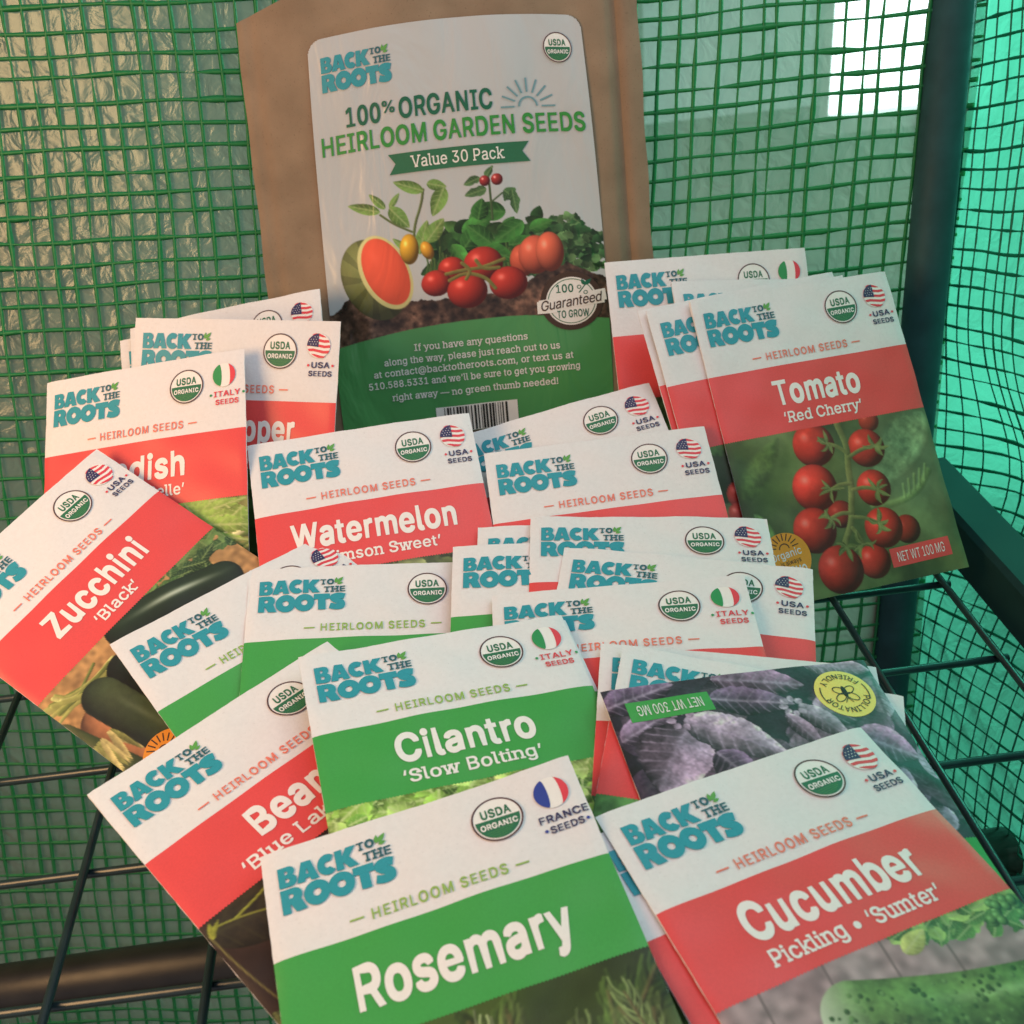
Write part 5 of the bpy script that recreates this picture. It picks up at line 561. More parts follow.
def paint_bean():
    random.seed(5); c = Canvas(230, X0, Y0, X1, Y1, (60, 44, 36), 14); c.c = c.c*(.4+1.1*c.n2)[..., None]
    c.leaf(.0, .72, .42, .86, .10, (46, 40, 28), (60, 56, 36)); c.leaf(.10, .98, .5, .78, .09, (38, 34, 24), (56, 52, 36))
    for k in range(26):
        x, y, a = rb(0, 1), rb(.95, 1.45), rb(0, 6.3)
        c.leaf(x, y, x+.2*math.cos(a), y+.16*math.sin(a), .06, random.choice(((70, 84, 44), (54, 66, 36), (92, 104, 60))), (110, 120, 70), rough=.3)
    c.line([(.02, .71), (.10, .735), (.22, .80), (.40, .90)], .007, (132, 136, 56)); c.line([(.10, .735), (.22, .72), (.40, .64)], .009, (140, 146, 58))
    c.line([(.01, .73), (.02, .90), (.06, 1.12)], .006, (110, 104, 60)); c.leaf(.015, .745, .03, .69, .012, (130, 134, 50)); c.leaf(.02, .73, .06, .70, .008, (130, 134, 50)); c.line([(.17, .93), (.13, 1.0), (.12, 1.10)], .022, (126, 74, 52)); c.leaf(.14, 1.16, .24, 1.0, .05, (92, 110, 60), (130, 140, 90))
    for k in range(5): c.line([(.30+.06*k, 1.02), (.36+.05*k, .88), (.46+.06*k, .80)], .028, (150, 96, 70) if k % 2 else (120, 130, 66))
    return c

def paint_redfruit(seed):
    random.seed(seed); c = paint_foliage(seed, ((70, 96, 50), (50, 72, 38), (110, 128, 80)), 60, .2, bg=(52, 60, 40), res=140)
    for k in range(12): c.blob(rb(0, 1), rb(.72, 1.4), rb(.05, .09), col=(190, 62, 50), hi=.4)
    return c

PHOTOS = {}
def photo(kind):
    if kind in PHOTOS: return PHOTOS[kind]
    st = random.getstate()
    if kind == 'tomato': c = paint_tomato()
    elif kind == 'zucchini': c = paint_zucchini()
    elif kind == 'basil': c = paint_basil()
    elif kind == 'rosemary': c = paint_rosemary()
    elif kind == 'cucumber': c = paint_cucumber()
    elif kind == 'bean': c = paint_bean()
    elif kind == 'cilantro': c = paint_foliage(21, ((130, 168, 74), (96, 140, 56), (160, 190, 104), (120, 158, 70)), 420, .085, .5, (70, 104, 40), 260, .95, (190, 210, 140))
    elif kind == 'radish':
        random.seed(31); c = Canvas(200, X0, Y0, X1, Y1, (120, 120, 70), 12); c.mottle(.4, .3)
        for k in range(110):
            y = rb(.66, 1.3); x = rb(.2, 1.05); c.line([(x, y), (x-.14, y+rb(.02, .10)), (x-.34, y+rb(.08, .22))], rb(.010, .024), random.choice(((190, 196, 130), (150, 160, 84), (120, 140, 70), (206, 206, 156), (90, 110, 56))))
        for k in range(30): c.leaf(rb(.3, 1), rb(.68, .8), rb(.3, 1.1), rb(.68, .9), .04, (110, 140, 64), (170, 185, 120), rough=.4)
    elif kind == 'redfruit': c = paint_redfruit(41)
    elif kind == 'melon':
        c = paint_foliage(55, ((104, 120, 70), (140, 150, 100), (80, 92, 54)), 60, .2, bg=(110, 104, 70), res=140)
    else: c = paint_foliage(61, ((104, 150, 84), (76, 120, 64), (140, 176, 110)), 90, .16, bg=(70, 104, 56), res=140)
    random.setstate(st); PHOTOS[kind] = c
    return c

def canvas_obj(name, sheet, c, off, parent, mat=None, keep=None):
    uv = np.stack([c.x.ravel(), c.y.ravel()], 1)
    V = sheet.fn(uv[:, 0], uv[:, 1], off)
    i = (np.arange(c.h-1)[:, None]*c.w+np.arange(c.w-1)[None, :]).ravel()
    F = np.stack([i, i+c.w, i+c.w+1, i+1], 1)
    me = bpy.data.meshes.new(name)
    me.vertices.add(len(V)); me.vertices.foreach_set('co', np.asarray(V, np.float32).ravel())
    if keep is not None:
        F = F[keep(c.x.ravel()[F].mean(1), c.y.ravel()[F].mean(1))]
    me.loops.add(F.size); me.loops.foreach_set('vertex_index', F.astype(np.int32).ravel())
    me.polygons.add(len(F)); me.polygons.foreach_set('loop_start', np.arange(len(F), dtype=np.int32)*4)
    me.update(calc_edges=True)
    a = me.color_attributes.new('print', 'FLOAT_COLOR', 'POINT')
    col = np.ones((len(V), 4), np.float32); col[:, :3] = lin(c.c.reshape(-1, 3)*255)
    a.data.foreach_set('color', col.ravel())
    me.materials.append(mat or M['print']); me.polygons.foreach_set('use_smooth', [True]*len(me.polygons))
    o = bpy.data.objects.new(name, me); COL.objects.link(o); o.parent = parent
    return o
# ------------------------------------------------------------------ the shared printed marks
def draw_logo(mb, sh, u, v, k=1., off=.00030):
    """u,v = left/top of the mark, k = width of one packet width"""
    sh.text(mb, 'BACK', u, v+.058*k, .070*k, M['teal'], off, .243*k, rot=.0, slab='chunky', anchor='l')
    sh.text(mb, 'ROOTS', u, v+.142*k, .080*k, M['teal'], off, .345*k, slab='chunky', anchor='l')
    sh.text(mb, 'TO', u+.244*k, v+.036*k, .030*k, M['dteal'], off, .055*k, bold=.085, slab=True, anchor='l')
    sh.text(mb, 'THE', u+.258*k, v+.077*k, .033*k, M['dteal'], off, .086*k, bold=.085, slab=True, anchor='l')
    for a in ((.306, .044, .309, .014, .007), (.311, .042, .336, .014, .008), (.311, .049, .335, .043, .006)):
        sh.leafshape(mb, u+a[0]*k, v+a[1]*k, u+a[2]*k, v+a[3]*k, a[4]*k, off, M['leafink'])

def draw_seal(mb, sh, u, v, r, off=.00030):
    sh.disc(mb, u, v, r, off, M['white'])
    sh.disc(mb, u, v, r, off+.00008, M['ring'], r_in=r*.93)
    sh.disc(mb, u, v, r*.87, off+.00008, M['sealgreen'], a0=180-2, a1=362, n=30)
    sh.text(mb, 'USDA', u, v-r*.32, r*.44, M['sealgreen'], off+.00008, r*1.18, bold=.07)
    sh.text(mb, 'ORGANIC', u, v+r*.28, r*.27, M['white'], off+.00016, r*1.45, bold=.06)
    for i in range(4):
        y = v+r*(.52+.09*i); w = r*math.sqrt(max(.02, .75-(y-v)**2/r/r))*.75
        sh.line(mb, u-w, y+.03*r, u+w, y-.06*r, r*.012, off+.00012, M['leafink'])

def draw_badge(mb, sh, u, v, r, country, off=.00030):
    if country == 'USA':
        sh.disc(mb, u, v, r, off, M['white'])
        n = 9; h = 2*r/n
        for i in range(0, n, 2):
            y0, y1 = v-r+i*h, v-r+(i+1)*h
            xs = []
            for y in np.linspace(y0, y1, 5): xs.append((math.sqrt(max(r*r-(y-v)**2, 0)), y))
            wav = lambda x, y: (x, y+.10*r*math.sin((x-u)/r*2.6))
            pts = [wav(u-x*.995, y) for x, y in xs]
            top = [wav(u-xs[-1][0]+2*xs[-1][0]*t, y1) for t in (.25, .5, .75)]
            pts += top+[wav(u+x*.995, y) for x, y in xs[::-1]]+[wav(u+xs[0][0]-2*xs[0][0]*t, y0) for t in (.25, .5, .75)]
            sh.quad(mb, pts, off+.00008, M['flagred'])
        a = [math.radians(t) for t in range(92, 188, 8)]
        sh.quad(mb, [(u+r*math.cos(t)*1.01, v-r*math.sin(t)*1.01) for t in a]+[(u-.02*r, v+.12*r)], off+.00014, M['navy'])
        for i in range(4):
            for j in range(4):
                x, y = u-r*(.80-.22*i-.11*(j % 2)), v-r*(.72-.2*j)
                if (x-u)**2+(y-v)**2 < (r*.88)**2 and x < u-.08*r: sh.disc(mb, x, y, r*.035, off+.00020, M['white'], n=6)
        t1, tc = 'USA', M['navy']; dc = M['flagred']; w1 = .086
    else:
        L = M['flaggreen'] if country == 'ITALY' else M['flagblue']
        sh.disc(mb, u, v, r, off, M['white'], n=48)
        for sg, mt in ((-1, L), (1, M['flagred'])):
            a = np.radians(np.linspace(-68, 68, 20))
            out = [(u+sg*r*math.cos(t), v+r*math.sin(t)) for t in a]
            inn = [(u+sg*r*(.375-.13*math.cos(t*1.2)*sg*(-1))+(.04*r), v+r*.93*math.sin(t)) for t in a[::-1]]
            sh.quad(mb, out+inn, off+.00008, mt)
        t1 = country; tc = M['flagred'] if country == 'ITALY' else M['navy']; dc = L; w1 = .125 if country == 'ITALY' else .155
    q = r/.055
    sh.text(mb, t1, u+.012*q, v+.088*q, .028*q, tc, off, w1*q, bold=.05, rot=0)
    sh.text(mb, 'SEEDS', u+.012*q, v+.127*q, .025*q, tc, off, .108*q, bold=.05)
    yy = .127 if country == 'FRANCE' else .09
    for sg in (-1, 1): sh.disc(mb, u+.012*q+sg*(w1/2+.014 if country != 'FRANCE' else .066)*q, v+yy*q, .006*q, off, dc, n=8)

def draw_sunburst(mb, sh, u, v, r, w, mat, off, n=9, r0=.55, base=False):
    for i in range(n):
        a = math.pi*(i+ (0 if base else .5))/(n-1 if base else n)
        sh.line(mb, u+r*r0*math.cos(a), v-r*r0*math.sin(a), u+r*math.cos(a), v-r*math.sin(a), w, off, mat)
    sh.disc(mb, u, v, r*.36, off, mat, r_in=r*.36-w, a0=0, a1=180, n=16)

# ------------------------------------------------------------------ one seed packet
def make_packet(key, pose, ink_col, country, label, title=None, tw=.5, sub=None, sw=.4, picture='leaves', weight=None, sticker=None, heading=True, seed=0):
    rr = random.Random(seed+100)
    x, y, z, rx, ry, rz = pose
    w = Vector((rx, ry, rz)); R = Matrix.Rotation(w.length, 4, w.normalized())
    root = empty('seed_packet', mat=Matrix.Translation((x, y, z)) @ R)
    tag(root, label, 'seed packet', 'seed packets heaped on the wire shelf')
    b1, b2, tw1, tw2, ph = rr.uniform(.0003, .0009), rr.uniform(-.0004, .0005), rr.uniform(-.0007, .0007), rr.uniform(-.0005, .0005), rr.uniform(0, 6)
    cc, cs = rr.uniform(-.0008, .0014), rr.choice((-1, 1))
    def fn(u, v, off=0.):
        u = np.asarray(u, float); v = np.asarray(v, float); V = v/1.45
        X = (u-.5)*PW; Y = (.725-v)*PW
        a, b = 2*u-1, 2*V-1
        puff = (1-a**2)*(.35+.65*(1-b**2))
        Z = b1*puff*1.6+b2*a*b+tw1*(1-a*a)*np.cos(b*3+ph)*.6+tw2*np.sin(a*5+ph)*np.sin(b*4+ph*2)*.45
        Z = Z+.00018*np.sin(u*23+ph)*np.sin(v*19+ph*1.7)+.00010*np.sin(u*9-v*31+ph)+cc*np.clip((cs*a-b-1.2)/.8, 0, 1)**2
        Z = Z-.0003*(np.clip(np.abs(a)-.93, 0, 1)/.07)**2
        return np.stack([X, Y, Z+.0003+off], -1)
    sh = Sheet(fn)
    # paper sleeve: closed envelope with a slightly worn outline
    nu, nv = 44, 64
    gu, gv = np.meshgrid(np.linspace(0, 1, nu+1), np.linspace(0, 1.45, nv+1)); eu, ev = gu.copy(), gv.copy()
    jr = np.random.default_rng(seed)
    eu[:, 0] += jr.normal(0, .0004, nv+1); eu[:, -1] += jr.normal(0, .0004, nv+1)
    ev[0, :] += jr.normal(0, .0004, nu+1)
    top = fn(eu.ravel(), ev.ravel(), 0.); bot = top.copy(); bot[:, 2] = -.0003-.0002*((1-(2*gu-1)**2)*(1-(2*gv/1.45-1)**2)).ravel()
    n = len(top); idx = np.arange(n).reshape(nv+1, nu+1); F = []
    for j in range(nv):
        for i in range(nu):
            a, b, c, d = idx[j, i], idx[j, i+1], idx[j+1, i+1], idx[j+1, i]
            F.append((a, d, c, b)); F.append((a+n, b+n, c+n, d+n))
    ring = list(idx[0, :])+list(idx[1:, -1])+list(idx[-1, -2::-1])+list(idx[-2:0:-1, 0])
    for p, q in zip(ring, ring[1:]+ring[:1]): F.append((p, q, q+n, p+n))
    sleeve = mesh_obj('paper_sleeve', np.concatenate([top, bot]), F, M['paper'], root, smooth=True)
    e = sleeve.modifiers.new('edge', 'EDGE_SPLIT'); e.split_angle = math.radians(50)
    # colour band with a serrated lower edge
    mb = MB(); cols, rows = 180, 10
    bm_ = M[ink_col]
    us = np.linspace(.0004, .9996, cols+1)
    vs = np.linspace(BAND0, BAND1, rows+1)
    UU, VV = np.meshgrid(us, vs); VV[-1, ::2] += .0045
    P = fn(UU.ravel(), VV.ravel(), .00014); FF = []
    for j in range(rows):
        for i in range(cols):
            a = j*(cols+1)+i; FF.append((a, a+cols+1, a+cols+2, a+1))
    mb.add(P, FF, bm_); mb.build('colour_band', root, smooth=True)
    c = photo(picture)
    canvas_obj('photo_print', sh, c, .00009, root, keep=None)
    if c.box[3] < 1.4:
        mb = MB(); UU, VV = np.meshgrid(np.linspace(.0015, .9985, 20), np.linspace(c.box[3], 1.45, 12))
        FF = [(j*20+i, (j+1)*20+i, (j+1)*20+i+1, j*20+i+1) for j in range(11) for i in range(19)]
        mb.add(fn(UU.ravel(), VV.ravel(), .00009), FF, M['labgreen2' if picture != 'cucumber' else 'bluegrey']); mb.build('lower_print', root, smooth=True)
    mb = MB(); draw_logo(mb, sh, .046, .048); mb.build('brand_logo', root)
    mb = MB(); draw_seal(mb, sh, .723, .142, .081); mb.build('organic_seal', root)
    mb = MB(); draw_badge(mb, sh, .905, .113, .055, country); mb.build('origin_badge', root)
    if heading:
        mb = MB(); hm = M['headred' if ink_col == 'red' else 'headgreen']
        sh.text(mb, 'HEIRLOOM SEEDS', .5, .318, .037, hm, width=.41, bold=.035, space=1.12)
        for sg in (-1, 1): sh.bar(mb, .5+sg*.250, .318, .042, .006, .00024, hm)
        mb.build('heading_lettering', root)
    if title:
        mb = MB(); sh.text(mb, title, .5 if sub else .52, .497 if sub else .53, .126 if sub else .142, M['white'], width=tw*.91, bold=.065, space=.98)
        mb.build('title_lettering', root)
    if sub:
        mb = MB(); sh.text(mb, sub, .5, .615, .052, M['white'], width=sw, bold=.03, slab=True); mb.build('subtitle_lettering', root)
    if weight:
        mb = MB(); wm = M[ink_col]
        sh.bar(mb, .785, 1.337, .30, .086, .00020, wm, rot=.02)
        sh.text(mb, weight, .785, 1.337, .044, M['white'], .00036, width=.235, bold=.0, rot=.02); mb.build('weight_label', root)
    if sticker == 'organic':
        mb = MB(); sh.disc(mb, .15, 1.243, .115, .00012, M['orange'])
        draw_sunburst(mb, sh, .15, 1.20, .07, .005, M['brown'], .00016)
        sh.text(mb, 'Organic', .15, 1.225, .035, M['white'], .00020, width=.15, bold=.02, rot=.12)
        sh.text(mb, 'is always', .165, 1.262, .022, M['brown'], .00018, width=.10, bold=.015, rot=.12)
        sh.text(mb, 'NON GMO', .15, 1.302, .040, M['white'], .00020, width=.165, bold=.05)
        mb.build('round_sticker', root)
    if sticker == 'pollinator':
        mb = MB(); uu, vv, r = .150, 1.300, .108
        sh.disc(mb, uu, vv, r, .00018, M['yellow'])
        sh.text(mb, 'POLLINATOR', uu, vv, .024, M['dark'], .00032, width=.20, bold=.02, arch=.076)
        sh.text(mb, 'FRIENDLY', uu, vv, .024, M['dark'], .00032, width=.16, bold=.02, arch=-.078)
        for sx, sy, a in ((-.022, -.018, .6), (.022, -.018, -.6), (-.018, .012, -.5), (.018, .012, .5)):
            q = np.radians(np.linspace(0, 360, 25)); ex, ey = .024*np.cos(q), .014*np.sin(q)
            pts = [(uu+sx+p*math.cos(a)-o*math.sin(a), vv+sy+p*math.sin(a)+o*math.cos(a)) for p, o in zip(ex, ey)]
            for (p0, p1) in zip(pts[:-1], pts[1:]): sh.line(mb, *p0, *p1, .0035, .00032, M['dark'])
        sh.disc(mb, uu, vv+.006, .010, .00020, M['dark'], n=16, ry=.026)
        for t in (-1, 1):
            sh.line(mb, uu, vv-.022, uu+t*.014, vv-.042, .003, .00032, M['dark'])
            sh.disc(mb, uu+t*.098, vv+.0, .003, .00016, M['dark'], n=8)
            for k in range(8):
                a0 = math.radians(-24+6*k); a1 = math.radians(-18+6*k)
                sh.line(mb, uu+t*.088*math.cos(a0), vv+.088*math.sin(a0), uu+t*.088*math.cos(a1), vv+.088*math.sin(a1), .004, .00032, M['dark'])
        mb.build('round_sticker', root)
    return root

POSES = {'L2':(-0.08646,0.39667,0.04871,0.77684,-0.14106,-0.02830),
'L1':(-0.08400,0.39333,0.05538,0.73793,-0.18961,-0.08829),
'L3':(-0.08380,0.37237,0.05335,0.97873,-0.11321,-0.27756),
'L4':(-0.11363,0.35644,0.04895,0.77027,-0.20745,-0.14779),
'L5':(-0.11095,0.31189,0.03638,0.50927,-0.11258,0.84796),
'T1':(0.11094,0.38716,0.05157,0.93154,0.05868,-0.00947),
'T2':(0.13475,0.37082,0.04791,0.76583,0.15102,0.01998),
'T3':(0.12620,0.35976,0.04730,0.85571,0.06343,0.16584),
'T4':(0.12823,0.35699,0.04709,0.85638,0.06970,0.15017),
'T5':(0.14347,0.35690,0.04747,0.85933,0.07949,0.12623),
'M1':(0.04599,0.32540,0.03414,0.46692,-0.13122,0.08473),
'L6':(-0.02827,0.31910,0.03611,0.54935,0.02619,0.06653),
'M2':(0.05327,0.30461,0.02975,0.46835,-0.02839,-0.02365),
'G2':(-0.04788,0.26622,0.02443,0.34149,0.06137,0.59160),
'G1':(-0.03277,0.26067,0.02425,0.28151,0.12144,-0.01256),
'M3':(0.03958,0.26728,0.02444,0.29089,0.03972,-0.13517),
'M4':(0.03154,0.25806,0.02488,0.27223,0.04643,-0.10970),
'M5':(0.05724,0.26481,0.02860,0.24899,0.05476,-0.15059),
'M6':(0.05744,0.24415,0.02651,0.22369,0.05373,-0.28796),
'M7':(0.04427,0.23168,0.02782,0.18255,0.00447,-0.08229),
'B1':(-0.04159,0.20987,0.02832,0.14545,-0.00174,0.66058),
'C0':(-0.00078,0.21090,0.03003,0.17509,0.06696,0.17645),
'C1':(-0.00278,0.21275,0.03327,0.15566,0.09778,0.15948),
'W1':(0.06526,0.19655,0.02593,0.13133,0.09540,-0.22288),
'W2':(0.06443,0.18921,0.02815,0.11204,0.15422,-0.31667),
'V1':(0.08042,0.18356,0.02726,-0.19972,0.20374,-3.02534),
'X0':(0.07720,0.14353,0.02668,0.09883,0.11674,0.30292),
'R1':(-0.00974,0.14697,0.03229,0.12020,-0.06755,0.16294),
'X1':(0.08138,0.14906,0.02925,0.09775,0.09745,0.29906)}


PK = [
 ('L2', 'red', 'USA', 'seed packet almost hidden behind Pepper, only its left corner showing against the net', {}),
 ('L1', 'red', 'USA', 'seed packet standing behind the Pepper packet with its flag corner over the brown bag', {}),
 ('L3', 'red', 'USA', 'Pepper seed packet with a coral band, standing left of the brown bag', dict(title='Bell Pepper', tw=.69, sub='‘California Wonder’', sw=.6)),
 ('L4', 'red', 'ITALY', 'Radish seed packet with an Italian flag leaning on the Pepper packet', dict(title='Radish', tw=.47, sub='‘Cherry Belle’', sw=.42, picture='radish')),
 ('L5', 'red', 'USA', 'Zucchini seed packet turned on its side over the Radish packet at the left edge', dict(title='Zucchini', tw=.56, sub='‘Black’', sw=.22, picture='zucchini', sticker='organic')),
 ('T1', 'red', 'ITALY', 'seed packet with an Italian flag, rearmost right of the brown bag', {}),
 ('T2', 'red', 'USA', 'upright seed packet behind Tomato showing only its top strip and a blue logo sliver', {}),
 ('T3', 'red', 'USA', 'seed packet second behind Tomato, showing only a thin left edge over brown bag side', dict(picture='redfruit')),
 ('T4', 'red', 'USA', 'coral banded seed packet showing only its left third under the Tomato packet', dict(picture='redfruit')),
 ('T5', 'red', 'USA', 'Tomato seed packet with a photo of red cherry tomatoes on the vine', dict(title='Tomato', tw=.47, sub='‘Red Cherry’', sw=.39, picture='tomato', weight='NET WT 100 MG', sticker='organic')),
 ('M1', 'red', 'USA', 'seed packet leaning below the barcode of the brown bag, right of the Watermelon packet', {}),
 ('L6', 'red', 'USA', 'Watermelon seed packet with a coral band in the middle of the heap', dict(title='Watermelon', tw=.78, sub='‘Crimson Sweet’', sw=.54, picture='melon')),
 ('M2', 'red', 'USA', 'coral banded seed packet just right of Watermelon with its name covered', {}),
 ('G2', 'green', 'USA', 'tilted green banded seed packet lying over the zucchini photo with its flag tip below Watermelon', {}),
 ('G1', 'green', 'USA', 'green banded seed packet between Watermelon above and Cilantro below, name covered', {}),
 ('M3', 'green', 'USA', 'seed packet showing only a narrow white strip above the green banded one at the centre', {}),
 ('M4', 'green', 'USA', 'green banded seed packet at the centre showing only its logo and left edge', {}),
 ('M5', 'red', 'USA', 'seed packet with a faded flag lying just below the left corner of Tomato', {}),
 ('M6', 'red', 'USA', 'seed packet tilted clockwise, its flag corner reaching out above the purple packet', {}),
 ('M7', 'red', 'ITALY', 'coral banded seed packet with an Italian flag lying right of the Cilantro packet, name covered', {}),
 ('B1', 'red', 'USA', "Bean seed packet with a 'Blue Lake' subtitle, tilted at the lower left of the heap", dict(title='Beans', tw=.40, sub='‘Blue Lake Pole’', sw=.58, picture='bean')),
 ('W1', 'red', 'USA', 'coral banded seed packet showing as a narrow strip between Cilantro and the purple packet', {}),
 ('W2', 'red', 'USA', 'coral banded seed packet directly under the purple leaf packet with its blue logo corner showing', {}),
 ('C0', 'green', 'USA', 'seed packet directly under the Cilantro packet showing only as a thin rim', {}),
 ('C1', 'green', 'ITALY', 'Cilantro seed packet with a green band and an Italian flag', dict(title='Cilantro', tw=.53, sub='‘Slow Bolting’', sw=.47, picture='cilantro')),
 ('V1', 'green', 'USA', 'upside down basil seed packet with purple leaf photo and round yellow sticker', dict(title='Basil', tw=.36, picture='basil', weight='NET WT 300 MG', sticker='pollinator')),
 ('X0', 'red', 'USA', 'seed packet under Cucumber, its left strip showing beside Rosemary', {}),
 ('R1', 'green', 'FRANCE', 'Rosemary seed packet with a green band and a French flag at the bottom', dict(title='Rosemary', tw=.68, picture='rosemary')),
 ('X1', 'red', 'USA', 'Cucumber seed packet with a coral band at the lower right', dict(title='Cucumber', tw=.66, sub="Pickling \u2022 ‘Sumter’", sw=.58, picture='cucumber')),
]
for i, (k, inkc, ctry, lab, kw) in enumerate(PK):
    make_packet(k, POSES[k], inkc, ctry, lab, seed=i, **kw)

# ------------------------------------------------------------------ back wall frame of reference (soft cover, leaning back a little)
W0 = np.array([0, .437, .05]); HD = np.array([.9970, -.0732, -.0247]); VU = np.array([.0909, .2300, .9689])
HD /= np.linalg.norm(HD); WN = np.cross(HD, VU); WN /= np.linalg.norm(WN)
if WN[1] > 0: WN = -WN

# ------------------------------------------------------------------ the brown bag with its printed label
def make_bag():
    root = empty('paper_bag', tuple(W0+VU*(-.05)))
    tag(root, 'brown kraft paper bag with a big glossy garden seed label, standing behind the packets', 'bag')
    org = W0+VU*(-.05)
    def bag_pt(s, t, off): return W0+np.outer(s, HD)+np.outer(t, VU)+np.outer(off, WN)-org
    c00, c10, c01, c11 = np.array([-.0660, -.047]), np.array([.0995, -.047]), np.array([-.0738, .1490]), np.array([.0770, .205])
    def bl(a, b): return (c00[None]*((1-a)*(1-b))[:, None]+c10[None]*(a*(1-b))[:, None]+c01[None]*((1-a)*b)[:, None]+c11[None]*(a*b)[:, None])
    nz = lambda a, b: .0007*np.sin(a*9+b*5)+.0005*np.sin(b*17+a*3)+.0004*np.sin(a*21-b*8)
    crease = lambda a, b: .0009*np.abs(((a*3.1+b*1.3) % 1.)-.5)*((a > .86) | (b > .9))+.0007*np.abs(((b*7-a*2) % 1.)-.5)*(a > .88)
    nu, nv = 90, 90
    A, B = np.meshgrid(np.linspace(0, 1, nu+1), np.linspace(0, 1, nv+1)); a, b = A.ravel(), B.ravel()
    st = bl(a, b)
    st[:, 0] += np.where(a > .99, .0003*np.sin(b*40), 0)+np.where(a < .01, .0002*np.sin(b*33), 0)
    def frontoff(a, b): return .0055+.0035*np.sin(np.pi*np.clip(a, 0, 1))**.6+nz(a, b)-.0025*np.exp(-((a-.94)/.012)**2)-.0007*np.exp(-((a-.035)/.012)**2)+crease(a, b)
    top = bag_pt(st[:, 0], st[:, 1], frontoff(a, b)); bot = bag_pt(st[:, 0], st[:, 1], .003+0*a)
    n = len(top); idx = np.arange(n).reshape(nv+1, nu+1); F = []
    for j in range(nv):
        for i in range(nu):
            p, q, r, s = idx[j, i], idx[j, i+1], idx[j+1, i+1], idx[j+1, i]
            F += [(p, q, r, s), (p+n, s+n, r+n, q+n)]
    ring = list(idx[0, :])+list(idx[1:, -1])+list(idx[-1, -2::-1])+list(idx[-2:0:-1, 0])
    for p, q in zip(ring, ring[1:]+ring[:1]): F.append((p, p+n, q+n, q))
    o = mesh_obj('paper_body', np.concatenate([top, bot]), F, M['kraft'], root, smooth=True)
    e = o.modifiers.new('edge', 'EDGE_SPLIT'); e.split_angle = math.radians(50)
    # label: bilinear sheet; u 0..1, v 0..1.45 in label widths
    LT, RT, LB, RB = np.array([-.0461, .1400]), np.array([.0597, .1431]), np.array([-.0403, -.0203]), np.array([.0746, -.0153])
    VM = 1.50
    C0 = c00; CX = c10-c00
    def fn(u, v, off=0.):
        u = np.asarray(u, float); v = np.asarray(v, float); b = v/VM
        top_bow = .0035*(1-(2*u-1)**2)*(1-b)
        st = (LT[None]*((1-u)*(1-b))[:, None]+RT[None]*(u*(1-b))[:, None]+LB[None]*((1-u)*b)[:, None]+RB[None]*(u*b)[:, None])
        st[:, 1] += top_bow; st[:, 0] += .0020*(2*u-1)*np.sin(np.pi*b*.9)
        bb = np.clip((st[:, 1]-c00[1])/(.196+.056*(st[:, 0]+.066)/.15), 0, 1); le = c00[0]*(1-bb)+c01[0]*bb; ri = c10[0]*(1-bb)+c11[0]*bb; aa = np.clip((st[:, 0]-le)/(ri-le), 0, 1)
        wr = .0006*np.sin(u*13+v*4)*np.exp(-((v-.25)/.3)**2)+.0003*np.sin(u*31-v*9)
        return bag_pt(st[:, 0], st[:, 1], .0055+.0035*np.sin(np.pi*aa)**.6+nz(aa, bb)+.0011+wr*.6+off-.0004*np.abs(2*u-1)**3)
    sh = Sheet(fn, .035)
    film, nt, out = new_mat('label_film')
    b_ = nt.nodes.new('ShaderNodeBsdfPrincipled'); at = nt.nodes.new('ShaderNodeAttribute'); at.attribute_name = 'print'
    tc = nt.nodes.new('ShaderNodeTexCoord')
    nt.links.new(at.outputs['Color'], b_.inputs['Base Color']); b_.inputs['Roughness'].default_value = .20
    b_.inputs['Specular IOR Level'].default_value = .55
    mp = nt.nodes.new('ShaderNodeMapping'); mp.inputs['Scale'].default_value = (34, 34, 12)
    nn = nt.nodes.new('ShaderNodeTexNoise'); nn.inputs['Scale'].default_value = 1.; nn.inputs['Detail'].default_value = 3; nn.inputs['Distortion'].default_value = 1.6
    bp = nt.nodes.new('ShaderNodeBump'); bp.inputs['Strength'].default_value = .4; bp.inputs['Distance'].default_value = .004
    nt.links.new(tc.outputs['Object'], mp.inputs['Vector']); nt.links.new(mp.outputs[0], nn.inputs['Vector'])
    nt.links.new(nn.outputs['Fac'], bp.inputs['Height']); nt.links.new(bp.outputs[0], b_.inputs['Normal']); nt.links.new(b_.outputs[0], out.inputs[0])
    # painted picture of the label
    c = Canvas(340, 0, 0, 1, VM, (188, 194, 196), 17)
    c.c[...] = np.array((186, 190, 193))/255
    random.seed(12)
    G = ((58, 104, 52), (84, 132, 66), (42, 82, 42), (70, 120, 60))
    for k in range(170):                                     # back foliage
        x, y, a = rb(.40, .80), rb(.72, .88), rb(0, 6.3)
        c.leaf(x, y, x+.08*math.cos(a), y+.06*math.sin(a), .024, sc(G[k % 4], .4, .85))
    for k in range(50):
        x = rb(.36, .78); c.line([(x, rb(.78, .84)), (x+rb(-.02, .02), .92)], .006, (70, 96, 50))
    for k in range(330):                                    # parsley right
        a = rb(0, 6.3); x = rb(.74, .99); y = rb(.70+.10*abs(x-.86)/.13, .90)
        c.leaf(x, y, x+.045*math.cos(a), y+.036*math.sin(a), .016, sc(((78, 124, 74), (56, 98, 56), (104, 142, 90))[k % 3], .45, .95), rough=.8)
